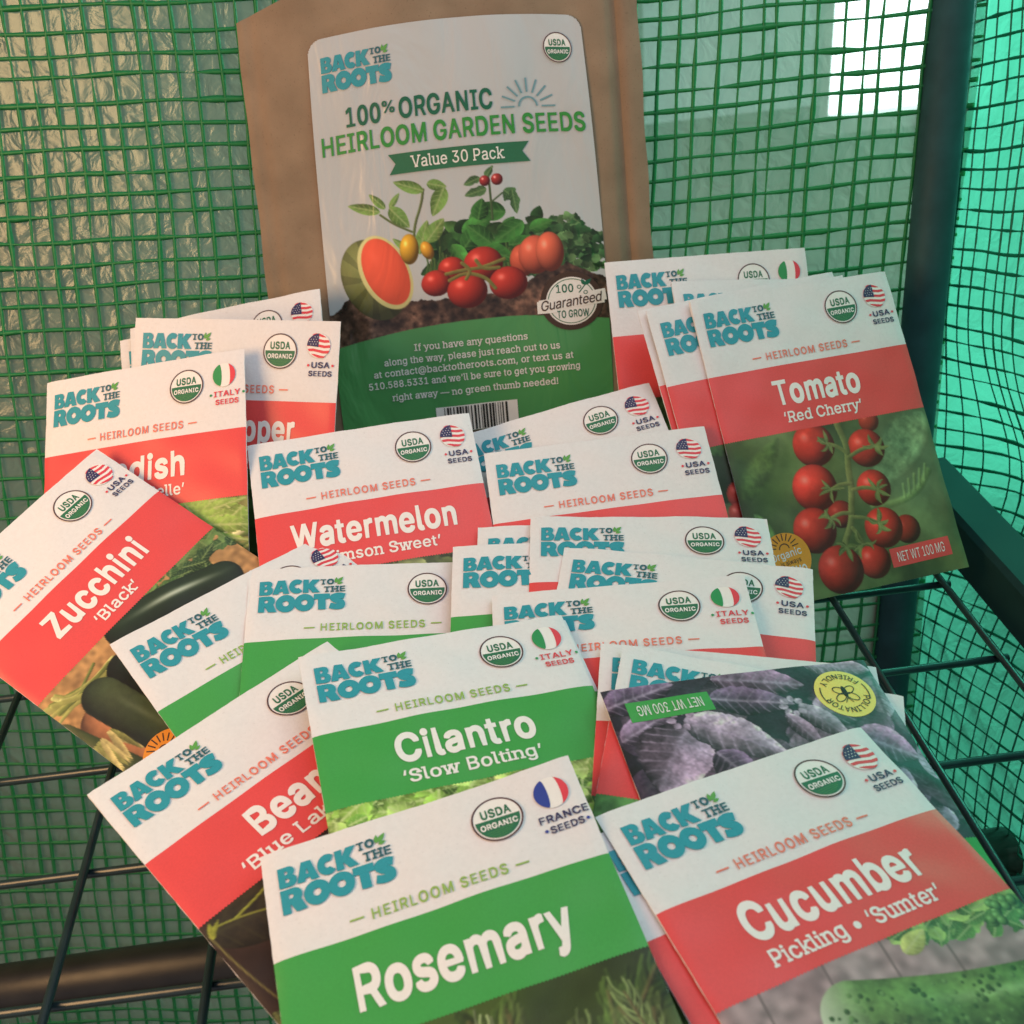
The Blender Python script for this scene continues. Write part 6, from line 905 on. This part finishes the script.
    for (x, y, a, L, w) in ((.50, .74, -.4, .12, .04), (.66, .68, 3.3, .12, .045), (.56, .70, -1.3, .08, .04), (.55, .80, .4, .14, .05), (.72, .72, 2.6, .13, .045), (.66, .80, 0., .12, .04), (.50, .80, -.9, .11, .045), (.60, .79, -2.4, .11, .045), (.74, .75, -.3, .09, .032), (.68, .86, -.8, .09, .03), (.46, .78, 1., .1, .035)):
        c.leaf(x, y, x+L*math.cos(a), y+L*math.sin(a), w*.8, sc((56, 108, 48), .7, 1.1), (78, 128, 64), nv=5, shade=.6)
    # soil mound
    soil = np.interp(c.x, [0, .03, .085, .16, .45, .66, .74, .80, .87, .93, 1.], [.985, .975, .925, .96, .98, .965, .93, .895, .885, .915, .955])+.016*(c.n-.5)+.02*(c.n3-.5)
    c.put(np.clip((c.y-soil)/c.aa, 0, 1), np.array((82, 62, 52))/255*(.3+1.5*c.n3*c.n*1.8)[..., None])
    st_ = (96, 108, 66)                                     # pepper plant left
    c.line([(.322, .80), (.33, .70), (.365, .62), (.375, .57)], .010, st_); c.line([(.322, .716), (.26, .68), (.215, .64)], .008, st_)
    for a in ((.215, .63, .10, .59, .020), (.235, .62, .18, .56, .015), (.25, .62, .29, .57, .012), (.25, .62, .315, .70, .028), (.375, .575, .27, .53, .022), (.39, .55, .46, .57, .020), (.45, .57, .40, .67, .030), (.34, .80, .38, .68, .028), (.22, .79, .14, .74, .016), (.31, .79, .25, .73, .014), (.37, .76, .44, .68, .03)):
        c.leaf(*a[:4], a[4], (98, 130, 66), (150, 172, 110), nv=6)
    c.line([(.612, .70), (.612, .625), (.61, .54)], .008, (70, 90, 56)); c.line([(.612, .64), (.655, .61)], .006, (70, 90, 56))
    for a in ((.60, .59, .52, .61, .020), (.58, .55, .52, .57, .016), (.60, .55, .63, .51, .014), (.66, .60, .71, .64, .026), (.69, .60, .70, .69, .018)):
        c.leaf(*a[:4], a[4], (62, 92, 56), (110, 140, 90), rough=.4)
    c.blob(.596, .562, .019, col=(160, 52, 50)); c.blob(.640, .560, .021, col=(166, 54, 50))
    # watermelon, peppers, tomatoes
    c.blob(.170, .875, .108, .160, -.35, (122, 128, 76), hi=.05, dark=.5, rib=9)
    c.blob(.214, .853, .086, .148, -.36, (200, 196, 136), hi=0, dark=.97); c.blob(.216, .850, .074, .134, -.36, (222, 90, 64), hi=.03, dark=.9)
    c.blob(.307, .778, .034, .056, .03, (226, 170, 50), hi=.4); c.blob(.370, .790, .022, .035, -.35, (222, 160, 50), hi=.3)
    c.blob(.705, .862, .045, .060, 0, (206, 92, 66), hi=.1); c.blob(.752, .845, .060, .072, 0, (218, 100, 74), hi=.25); c.blob(.805, .838, .050, .074, 0, (222, 106, 78), hi=.3)
    for x, y, r in ((.452, .868, .050), (.565, .860, .070), (.392, .915, .054), (.648, .940, .068), (.500, .955, .072)):
        c.blob(x, y, r, r*.90, col=(188, 56, 44), hi=.35)
    for p in (((.43, .885), (.50, .875), (.56, .875), (.64, .85)), ((.44, .91), (.50, .885), (.57, .91), (.60, .955)), ((.49, .85), (.52, .88), (.50, .91)), ((.54, .845), (.56, .88), (.62, .88))):
        c.line(p, .013, (116, 112, 60))
    wave = np.interp(c.x, np.linspace(0, 1, 11), [1.118, 1.100, 1.086, 1.075, 1.068, 1.064, 1.064, 1.068, 1.078, 1.092, 1.108])
    c.put(np.clip((c.y-wave)/c.aa, 0, 1), np.array((80, 150, 90))/255+0*c.x[..., None])
    # rounded top corners
    def keep(a, b):
        r = .05; return ~(((a < r) & (b < r) & ((a-r)**2+(b-r)**2 > r*r)) | ((a > 1-r) & (b < r) & ((a-1+r)**2+(b-r)**2 > r*r)))
    lab = canvas_obj('printed_label', sh, c, 0., root, film, keep)
    sm = M['white']; sh_off = .00035
    mb = MB(); draw_logo(mb, sh, .045, .048, .74, sh_off); mb.build('brand_logo', root)
    mb = MB(); draw_seal(mb, sh, .905, .112, .052, sh_off); mb.build('organic_seal', root)
    mb = MB()
    sh.text(mb, '100', .185, .282, .070, M['labgreen1'], sh_off, width=.125, bold=.05)
    sh.text(mb, '%', .277, .268, .042, M['labgreen1'], sh_off, width=.045, bold=.035)
    sh.text(mb, 'ORGANIC', .482, .279, .072, M['labgreen1'], sh_off, width=.335, bold=.05)
    sh.text(mb, 'HEIRLOOM', .216, .370, .070, M['labgreen2'], sh_off, width=.378, bold=.05)
    sh.text(mb, 'GARDEN SEEDS', .703, .370, .070, M['labgreen2'], sh_off, width=.545, bold=.05)
    mb.build('headline_lettering', root)
    mb = MB(); draw_sunburst(mb, sh, .776, .312, .098, .006, M['bluegrey'], sh_off, n=9, base=True, r0=.5)
    mb.build('sunrise_emblem', root)
    mb = MB()
    sh.quad(mb, [(.262, .433), (.766, .433), (.739, .466), (.766, .504), (.262, .504), (.286, .468)], sh_off, M['sealgreen'])
    sh.text(mb, 'Value 30 Pack', .508, .467, .042, sm, sh_off+.0001, width=.335, bold=.012, slab=True); mb.build('ribbon_banner', root)
    mb = MB()
    for t, u_, v_, w_ in (('If you have any questions', .495, 1.149, .411), ('along the way, please just reach out to us', .495, 1.195, .638), ('at contact@backtotheroots.com, or text us at', .497, 1.238, .727), ("510.588.5331 and we'll be sure to get you growing", .496, 1.283, .771), ('right away \u2014 no green thumb needed!', .495, 1.336, .608)):
        sh.text(mb, t, u_, v_, .027, sm, sh_off, width=w_, bold=.02, slab=True)
    mb.build('message_lettering', root)
    mb = MB(); u, v = .868, 1.030
    sh.disc(mb, u, v, .112, sh_off, M['brown']); sh.disc(mb, u, v, .092, sh_off+.00006, sm); sh.disc(mb, u, v, .086, sh_off+.00012, M['sealgreen'], r_in=.083)
    sh.text(mb, '100', u-.022, v-.050, .032, M['labgreen1'], sh_off+.00012, width=.062, bold=.04)
    sh.line(mb, u+.028, v-.030, u+.055, v-.062, .004, sh_off+.00012, M['labgreen1'])
    for q in ((.030, -.052), (.052, -.030)): sh.disc(mb, u+q[0], v+q[1], .008, sh_off+.00012, M['labgreen1'], r_in=.005, n=12)
    sh.leafshape(mb, u+.050, v-.058, u+.075, v-.080, .008, sh_off+.00012, M['labgreen1']); sh.leafshape(mb, u+.050, v-.058, u+.040, v-.082, .007, sh_off+.00012, M['labgreen1'])
    sh.bar(mb, u, v+.002, .235, .042, sh_off+.00015, sm, rot=.06); sh.bar(mb, u-.09, v+.016, .070, .046, sh_off+.00018, sm); sh.bar(mb, u+.095, v-.014, .060, .044, sh_off+.00021, sm, rot=.1)
    V, F_, ly, w_ = text_flat('Guaranteed', .015, .92); V = V.copy(); V[:, 0] += V[:, 1]*.25
    sx = .220/w_; X, Y = V[:, 0]*sx-.115, V[:, 1]*.038-.019; cs, sn = math.cos(.10), math.sin(.10)
    sh.polys(mb, np.stack([u+X*cs-Y*sn, v-(X*sn+Y*cs)], 1), F_, sh_off+.00028, M['brown'])
    sh.text(mb, 'TO GROW', u+.002, v+.048, .030, M['labgreen1'], sh_off+.00014, width=.115, bold=.04)
    mb.build('guarantee_badge', root)
    mb = MB(); bx0, by0 = .345, 1.395
    sh.quad(mb, [(bx0, by0), (bx0+.30, by0), (bx0+.30, 1.498), (bx0, 1.498)], sh_off, sm)
    x = bx0+.03; rr = random.Random(3)
    while x < bx0+.26:
        w_ = rr.choice((.003, .005, .008))
        sh.quad(mb, [(x, by0+.004), (x+w_, by0+.004), (x+w_, 1.496), (x, 1.496)], sh_off+.00012, M['dark']); x += w_+rr.choice((.003, .005, .007))
    mb.build('barcode', root)
make_bag()
# ------------------------------------------------------------------ green mesh cover
def film_mat(name, tint, transp, transl, diff_col):
    m, nt, out = new_mat(name); N = nt.nodes; L = nt.links
    tc = N.new('ShaderNodeTexCoord')
    n1 = N.new('ShaderNodeTexNoise'); n1.inputs['Scale'].default_value = 95; n1.inputs['Detail'].default_value = 3; n1.inputs['Distortion'].default_value = 1.2
    L.new(tc.outputs['Object'], n1.inputs['Vector'])
    bp = N.new('ShaderNodeBump'); bp.inputs['Strength'].default_value = .32; bp.inputs['Distance'].default_value = .003
    L.new(n1.outputs['Fac'], bp.inputs['Height'])
    tr = N.new('ShaderNodeBsdfTransparent'); tr.inputs[0].default_value = (*tint, 1)
    tl = N.new('ShaderNodeBsdfTranslucent'); tl.inputs[0].default_value = (*diff_col, 1)
    df = N.new('ShaderNodeBsdfDiffuse'); df.inputs[0].default_value = (*diff_col, 1)
    gl = N.new('ShaderNodeBsdfGlossy'); gl.inputs['Roughness'].default_value = .22; gl.inputs[0].default_value = (.9, .9, .9, 1)
    for q in (tl, df, gl): L.new(bp.outputs[0], q.inputs['Normal'])
    a = N.new('ShaderNodeMixShader'); a.inputs[0].default_value = transl; L.new(df.outputs[0], a.inputs[1]); L.new(tl.outputs[0], a.inputs[2])
    b = N.new('ShaderNodeMixShader'); b.inputs[0].default_value = transp; L.new(a.outputs[0], b.inputs[1]); L.new(tr.outputs[0], b.inputs[2])
    c = N.new('ShaderNodeMixShader'); c.inputs[0].default_value = .045; L.new(b.outputs[0], c.inputs[1]); L.new(gl.outputs[0], c.inputs[2])
    L.new(c.outputs[0], out.inputs[0])
    return m
def net_mat(name, col, transl):
    m, nt, out = new_mat(name); N = nt.nodes; L = nt.links
    b = N.new('ShaderNodeBsdfPrincipled'); b.inputs['Base Color'].default_value = (*col, 1); b.inputs['Roughness'].default_value = .35
    t = N.new('ShaderNodeBsdfTranslucent'); t.inputs[0].default_value = (*col, 1)
    tc = N.new('ShaderNodeTexCoord'); n = N.new('ShaderNodeTexNoise'); n.inputs['Scale'].default_value = 300
    L.new(tc.outputs['Object'], n.inputs['Vector']); bp = N.new('ShaderNodeBump'); bp.inputs['Strength'].default_value = .4; bp.inputs['Distance'].default_value = .001
    L.new(n.outputs['Fac'], bp.inputs['Height']); L.new(bp.outputs[0], b.inputs['Normal'])
    mx = N.new('ShaderNodeMixShader'); mx.inputs[0].default_value = transl; L.new(b.outputs[0], mx.inputs[1]); L.new(t.outputs[0], mx.inputs[2]); L.new(mx.outputs[0], out.inputs[0])
    return m
M['film'] = film_mat('clear_cover_film', (.74, .84, .78), .34, .55, (.205, .25, .185))
M['sidefilm'] = film_mat('green_cover_film', (.14, .56, .40), .36, .78, (.075, .36, .24))
M['net'] = net_mat('green_net_strand', (.04, .34, .12), .5)
M['sidenet'] = net_mat('dark_green_net_strand', (.010, .24, .15), .5)
M['metal'] = principled('dark_coated_steel', (.018, .064, .072), .62, .25, noise=.2, nscale=80, bump=.12, bscale=300, rough_noise=.1)
M['bar'] = principled('black_enamel_bar', (.016, .015, .012), .40, .5, noise=.3, nscale=90, bump=.15, bscale=260, rough_noise=.12)
M['rail'] = principled('green_coated_rail', (.008, .038, .038), .66, .2, noise=.15, nscale=60, bump=.1, bscale=300, rough_noise=.1)
M['wire'] = principled('coated_shelf_wire', (.014, .030, .034), .28, .6, noise=.2, nscale=120, bump=.1, bscale=500)

def wallfn_back(s, t):
    s = np.asarray(s, float); t = np.asarray(t, float)
    d = -.004*np.sin(s*9+1)*np.cos(t*7)-.003*np.sin(t*21+s*6)-.0015*np.sin(s*37+t*13)
    return W0+s[..., None]*HD+t[..., None]*VU+d[..., None]*WN
PA = np.array([.2205, .4545, .18]); PB = np.array([.196, .3905, -.0865])
PD = (PA-PB)/np.linalg.norm(PA-PB); ED = np.array([.05, -1., -.0]); ED /= np.linalg.norm(ED)
SN = np.cross(PD, ED); SN /= np.linalg.norm(SN)
if SN[0] < 0: SN = -SN
def wallfn_side(s, t):
    s = np.asarray(s, float); t = np.asarray(t, float)
    d = .010+.022*np.exp(-((t-.088)/.045)**2)*np.clip((s+.012)/.035, 0, 1)+.004*np.sin(s*16+t*9)*np.clip(s/.05, 0, 1)+.002*np.sin(t*33-s*11)*np.clip(s/.05, 0, 1)
    return PB+s[..., None]*ED+t[..., None]*PD+d[..., None]*SN

cover = empty('greenhouse_cover', (0, .45, -.3))
tag(cover, 'clear plastic cover reinforced with a green net, hanging behind and beside the shelf', 'plastic cover')
def sheet_obj(name, fn, s0, s1, t0, t1, n, m, off, mat, parent):
    S, T = np.meshgrid(np.linspace(s0, s1, n), np.linspace(t0, t1, m)); P = fn(S, T)+off
    idx = np.arange(n*m).reshape(m, n); F = [(idx[j, i], idx[j, i+1], idx[j+1, i+1], idx[j+1, i]) for j in range(m-1) for i in range(n-1)]
    P = P.reshape(-1, 3)-np.array(parent.location)
    return mesh_obj(name, P, F, mat, parent, smooth=True)
def net_obj(name, fn, s0, s1, t0, t1, ds, dt, wv, wh, jit, mat, off, parent, shear=lambda s, t: (s, t), seed=0):
    r = np.random.default_rng(seed); mb = MB(); base = np.array(parent.location)
    def ribbon(S, T, w, o):
        S, T = shear(S, T); P = fn(S, T)+off+o
        d = np.gradient(P, axis=0); d /= np.linalg.norm(d, axis=1)[:, None]
        nrm = WN if fn is wallfn_back else -SN
        q = np.cross(d, nrm); q /= np.linalg.norm(q, axis=1)[:, None]
        w = w*(1+.26*r.standard_normal(len(P)))[:, None]
        a, b, c_ = P-q*w/2-base, P+nrm*.0004-base, P+q*w/2-base
        V = np.concatenate([a, b, c_, P-nrm*.0003-base]); n = len(P); F = []
        for i in range(n-1):
            for k in range(4):
                k2 = (k+1) % 4; F.append((k*n+i, k2*n+i, k2*n+i+1, k*n+i+1))
        mb.add(V, F, mat)
    n = 70
    ph = r.random(4)*6
    fs = lambda s, t: jit*(np.sin(t*40+s*25+ph[0])+.6*np.sin(t*90+s*60+ph[1]))
    ft = lambda s, t: jit*(np.sin(s*45+t*22+ph[2])+.6*np.sin(s*100+t*70+ph[3]))
    for s in np.arange(s0, s1, ds):
        t = np.linspace(t0, t1, n); S = s+r.normal(0, ds*.05)+fs(s, t)+np.cumsum(r.normal(0, ds*.012, n)); ribbon(S, t, wv, 0)
    for t in np.arange(t0, t1, dt):
        s = np.linspace(s0, s1, n); T = t+r.normal(0, dt*.05)+ft(s, t)+np.cumsum(r.normal(0, dt*.012, n)); ribbon(s, T, wh, 0)
    return mb.build(name, parent, smooth=True)

sheet_obj('back_film', wallfn_back, -.45, .222, -.40, .30, 60, 60, -WN*.0022, M['film'], cover)
bsh = lambda s, t: (s, t+.10*s*s)
net_obj('back_net', wallfn_back, -.44, .221, -.39, .30, .0083, .0090, .0015, .0017, .00045, M['net'], -WN*.0004, cover, bsh, 3)
sheet_obj('side_film', wallfn_side, -.012, .50, -.22, .36, 50, 50, SN*.003, M['sidefilm'], cover)
ssh = lambda s, t: (s, t+.25*s-.0)
net_obj('side_net', wallfn_side, -.01, .50, -.22, .36, .0080, .0080, .0012, .0012, .0006, M['sidenet'], SN*.0012, cover, ssh, 4)
ssh2 = lambda s, t: (s+.30*t, t-.35*s)
o = net_obj('outer_side_net', wallfn_side, -.0, .50, -.25, .02, .0125, .0115, .0012, .0012, .0006, M['sidenet'], SN*.007, cover, ssh2, 5)

# ------------------------------------------------------------------ frame
frame = empty('metal_stand', (.2, .40, -.3))
tag(frame, 'dark green tubular steel stand with a corner post, shelf rail and lower crossbar', 'metal stand')
def fl(p): return tuple(np.asarray(p, float)-np.array(frame.location))
mb = MB(); mb.tube([fl(PB+PD*t) for t in (-.22, 0, .2, .42)], .0088, M['metal'], n=20); mb.build('corner_post', frame, True)
def box(mb, x0, x1, y0, y1, z0, z1, mat, bev=.0015, base=(0, 0, 0), skew=0.):
    prof = [(x0+bev, z0), (x1-bev, z0), (x1, z0+bev), (x1, z1-bev), (x1-bev, z1), (x0+bev, z1), (x0, z1-bev), (x0, z0+bev)]
    V = [(x-base[0], y0-base[1], z-base[2]) for x, z in prof]+[(x+skew-base[0], y1-base[1], z-base[2]) for x, z in prof]
    F = [tuple(range(8))[::-1], tuple(range(8, 16))]+[(i, (i+1) % 8, 8+(i+1) % 8, 8+i) for i in range(8)]
    mb.add(V, F, mat)
mb = MB(); box(mb, .1980, .217, .402, -.12, -.020, .003, M['rail'], .002, frame.location, skew=.006); mb.build('shelf_rail', frame)
mb = MB(); c0 = np.array([-.46, .3985, -.2215]); c1 = np.array([.42, .3350, -.205])
c0 = np.array([-.46, .3060, -.130]); c1 = np.array([.222, .2975, -.130])
mb.tube([fl(c0), fl(c1)], .0105, M['bar'], n=24); mb.build('lower_crossbar', frame, True)

# ------------------------------------------------------------------ wire shelf
shelf = empty('wire_shelf', (0, .2, 0)); tag(shelf, 'black coated wire grid shelf carrying the heap of packets', 'shelf')
def sl(p): return (p[0], p[1]-.2, p[2])
R_ = .0013
k = 0
for i in range(14):
    x = .1775-.0431*i
    mb = MB(); mb.tube([sl((x, .404, -.0013)), sl((x+.001*math.sin(i), .2, -.0015)), sl((x, -.10, -.0013))], R_, M['wire'], n=10); mb.build('long_wire', shelf, True)
for j in range(11):
    y = .3625-.0447*j
    mb = MB(); mb.tube([sl((.1815, y+.0045, -.0040)), sl((0, y+.0085, -.0041)), sl((-.40, y+.0175, -.0040))], R_*1.05, M['wire'], n=10); mb.build('cross_wire', shelf, True)
mb = MB(); mb.tube([sl((.1815, .4055, -.0042)), sl((-.40, .4055, -.0042))], .002, M['wire'], n=10); mb.build('rear_rim_wire', shelf, True)

# ------------------------------------------------------------------ what lies beyond the cover
def quad_struct(name, pts, mat, label=None):
    o = mesh_obj(name, pts, [tuple(range(len(pts)))], mat); o['kind'] = 'structure'; return o
M['roomwall'] = principled('room_plaster', (.15, .13, .10), .9, .2, noise=.15, nscale=3)
M['floor'] = principled('dim_floor', (.22, .17, .12), .6, .3, noise=.3, nscale=6)
quad_struct('wall', [(-4, 1.5, -1.2), (4, 1.5, -1.2), (4, 1.5, 2.2), (-4, 1.5, 2.2)], M['roomwall'])
quad_struct('floor', [(-4, -2, -1.2), (4, -2, -1.2), (4, 1.5, -1.2), (-4, 1.5, -1.2)], M['floor'])
gm, nt, out = new_mat('window_daylight'); em = nt.nodes.new('ShaderNodeEmission'); em.inputs[0].default_value = (.86, .95, 1, 1); em.inputs[1].default_value = 9.0; nt.links.new(em.outputs[0], out.inputs[0])
M['daylight'] = gm
M['trim'] = principled('window_trim', (.6, .6, .6), .5)
win = empty('window', (.72, 1.46, .5)); tag(win, 'bright daylit window glowing through the cover at the top right', 'window')
wx0, wx1, wz0, wz1 = (0.547, 0.746, -0.099, 0.240)
b0 = np.array(win.location)
mesh_obj('window_pane', [np.array(p)-b0 for p in ((wx0, 1.47, wz0), (wx1, 1.47, wz0), (wx1, 1.47, wz1), (wx0, 1.47, wz1))], [(0, 1, 2, 3)], M['daylight'], win)
bm2, nt, out = new_mat('window_side_glow'); em = nt.nodes.new('ShaderNodeEmission'); em.inputs[0].default_value = (.70, .90, .92, 1); em.inputs[1].default_value = .55; nt.links.new(em.outputs[0], out.inputs[0])
mesh_obj('window_glow_panel', [np.array(p)-b0 for p in ((wx0-.235, 1.475, wz0+.012), (wx0-.012, 1.475, wz0+.012), (wx0-.012, 1.475, wz1), (wx0-.235, 1.475, wz1))], [(0, 1, 2, 3)], bm2, win)  # dim emissive panel added to give a pale glow left of the pane
mb = MB()
for (xa, xb, za, zb) in ((wx0-.012, wx0, wz0-.02, wz1+.02), (wx1, wx1+.03, wz0-.02, wz1+.02), (wx0, wx1, wz0-.02, wz0), (wx0, wx1, wz1, wz1+.02)):
    P = [np.array(p)-b0 for p in ((xa, 1.44, za), (xb, 1.44, za), (xb, 1.44, zb), (xa, 1.44, zb), (xa, 1.499, za), (xb, 1.499, za), (xb, 1.499, zb), (xa, 1.499, zb))]
    mb.add(P, [(0, 1, 2, 3), (5, 4, 7, 6), (4, 0, 3, 7), (1, 5, 6, 2), (3, 2, 6, 7), (4, 5, 1, 0)], M['trim'])
mb.build('window_frame', win)

# ------------------------------------------------------------------ light
def area(name, loc, target, size, power, col, sy=None):
    l = bpy.data.lights.new(name, 'AREA'); l.energy = power; l.color = col; l.size = size
    if sy: l.shape = 'RECTANGLE'; l.size_y = sy
    o = bpy.data.objects.new(name, l); COL.objects.link(o); o.location = loc
    o.rotation_euler = (Vector(target)-Vector(loc)).to_track_quat('-Z', 'Y').to_euler(); return o
area('overhead_daylight', (.50, .10, 1.1), (0.08, .25, 0), 1.1, 5.6, (.86, .91, 1.0))
area('warm_lamp', (-.41, .13, .27), (-.18, .37, .05), .26, 2.2, (1.0, .58, .25))
area('side_daylight', (.90, .40, .55), (.21, .30, .05), .8, 5.8, (.80, 1.0, .90))
area('rear_daylight', (.60, .80, .30), (.19, .45, .11), .38, 15.5, (.46, .98, .90))
world = bpy.data.worlds.new('World'); scene.world = world; world.use_nodes = True
bg = world.node_tree.nodes['Background']; bg.inputs[0].default_value = (.77, .73, .82, 1); bg.inputs[1].default_value = .46

# ------------------------------------------------------------------ camera
cd = bpy.data.cameras.new('camera'); cam = bpy.data.objects.new('camera', cd); COL.objects.link(cam); scene.camera = cam
RW = ((0.990397025895606, -0.10993531181833549, -0.08383292902673916), (-0.1287516133664288, -0.512515326927733, -0.8489705894315189), (0.050366190571454715, 0.8516115704237257, -0.5217480042776932))
cx, cy, cz = Vector(RW[0]), -Vector(RW[1]), -Vector(RW[2])
cam.matrix_world = Matrix.Translation((0, 0, .25)) @ Matrix((cx, cy, cz)).transposed().to_4x4()
cd.sensor_width = 36; cd.lens = 36*1100/1024; cd.clip_start = .01; cd.clip_end = 50
cd.dof.use_dof = True; cd.dof.focus_distance = .37; cd.dof.aperture_fstop = 24.

scene.render.engine = 'CYCLES'
scene.cycles.max_bounces = 8; scene.cycles.transparent_max_bounces = 12; scene.cycles.use_denoising = True
scene.cycles.sample_clamp_indirect = 4
vs = scene.view_settings; vs.view_transform = 'Standard'; vs.look = 'None'; vs.exposure = 0; vs.gamma = 1; vs.use_curve_mapping = False
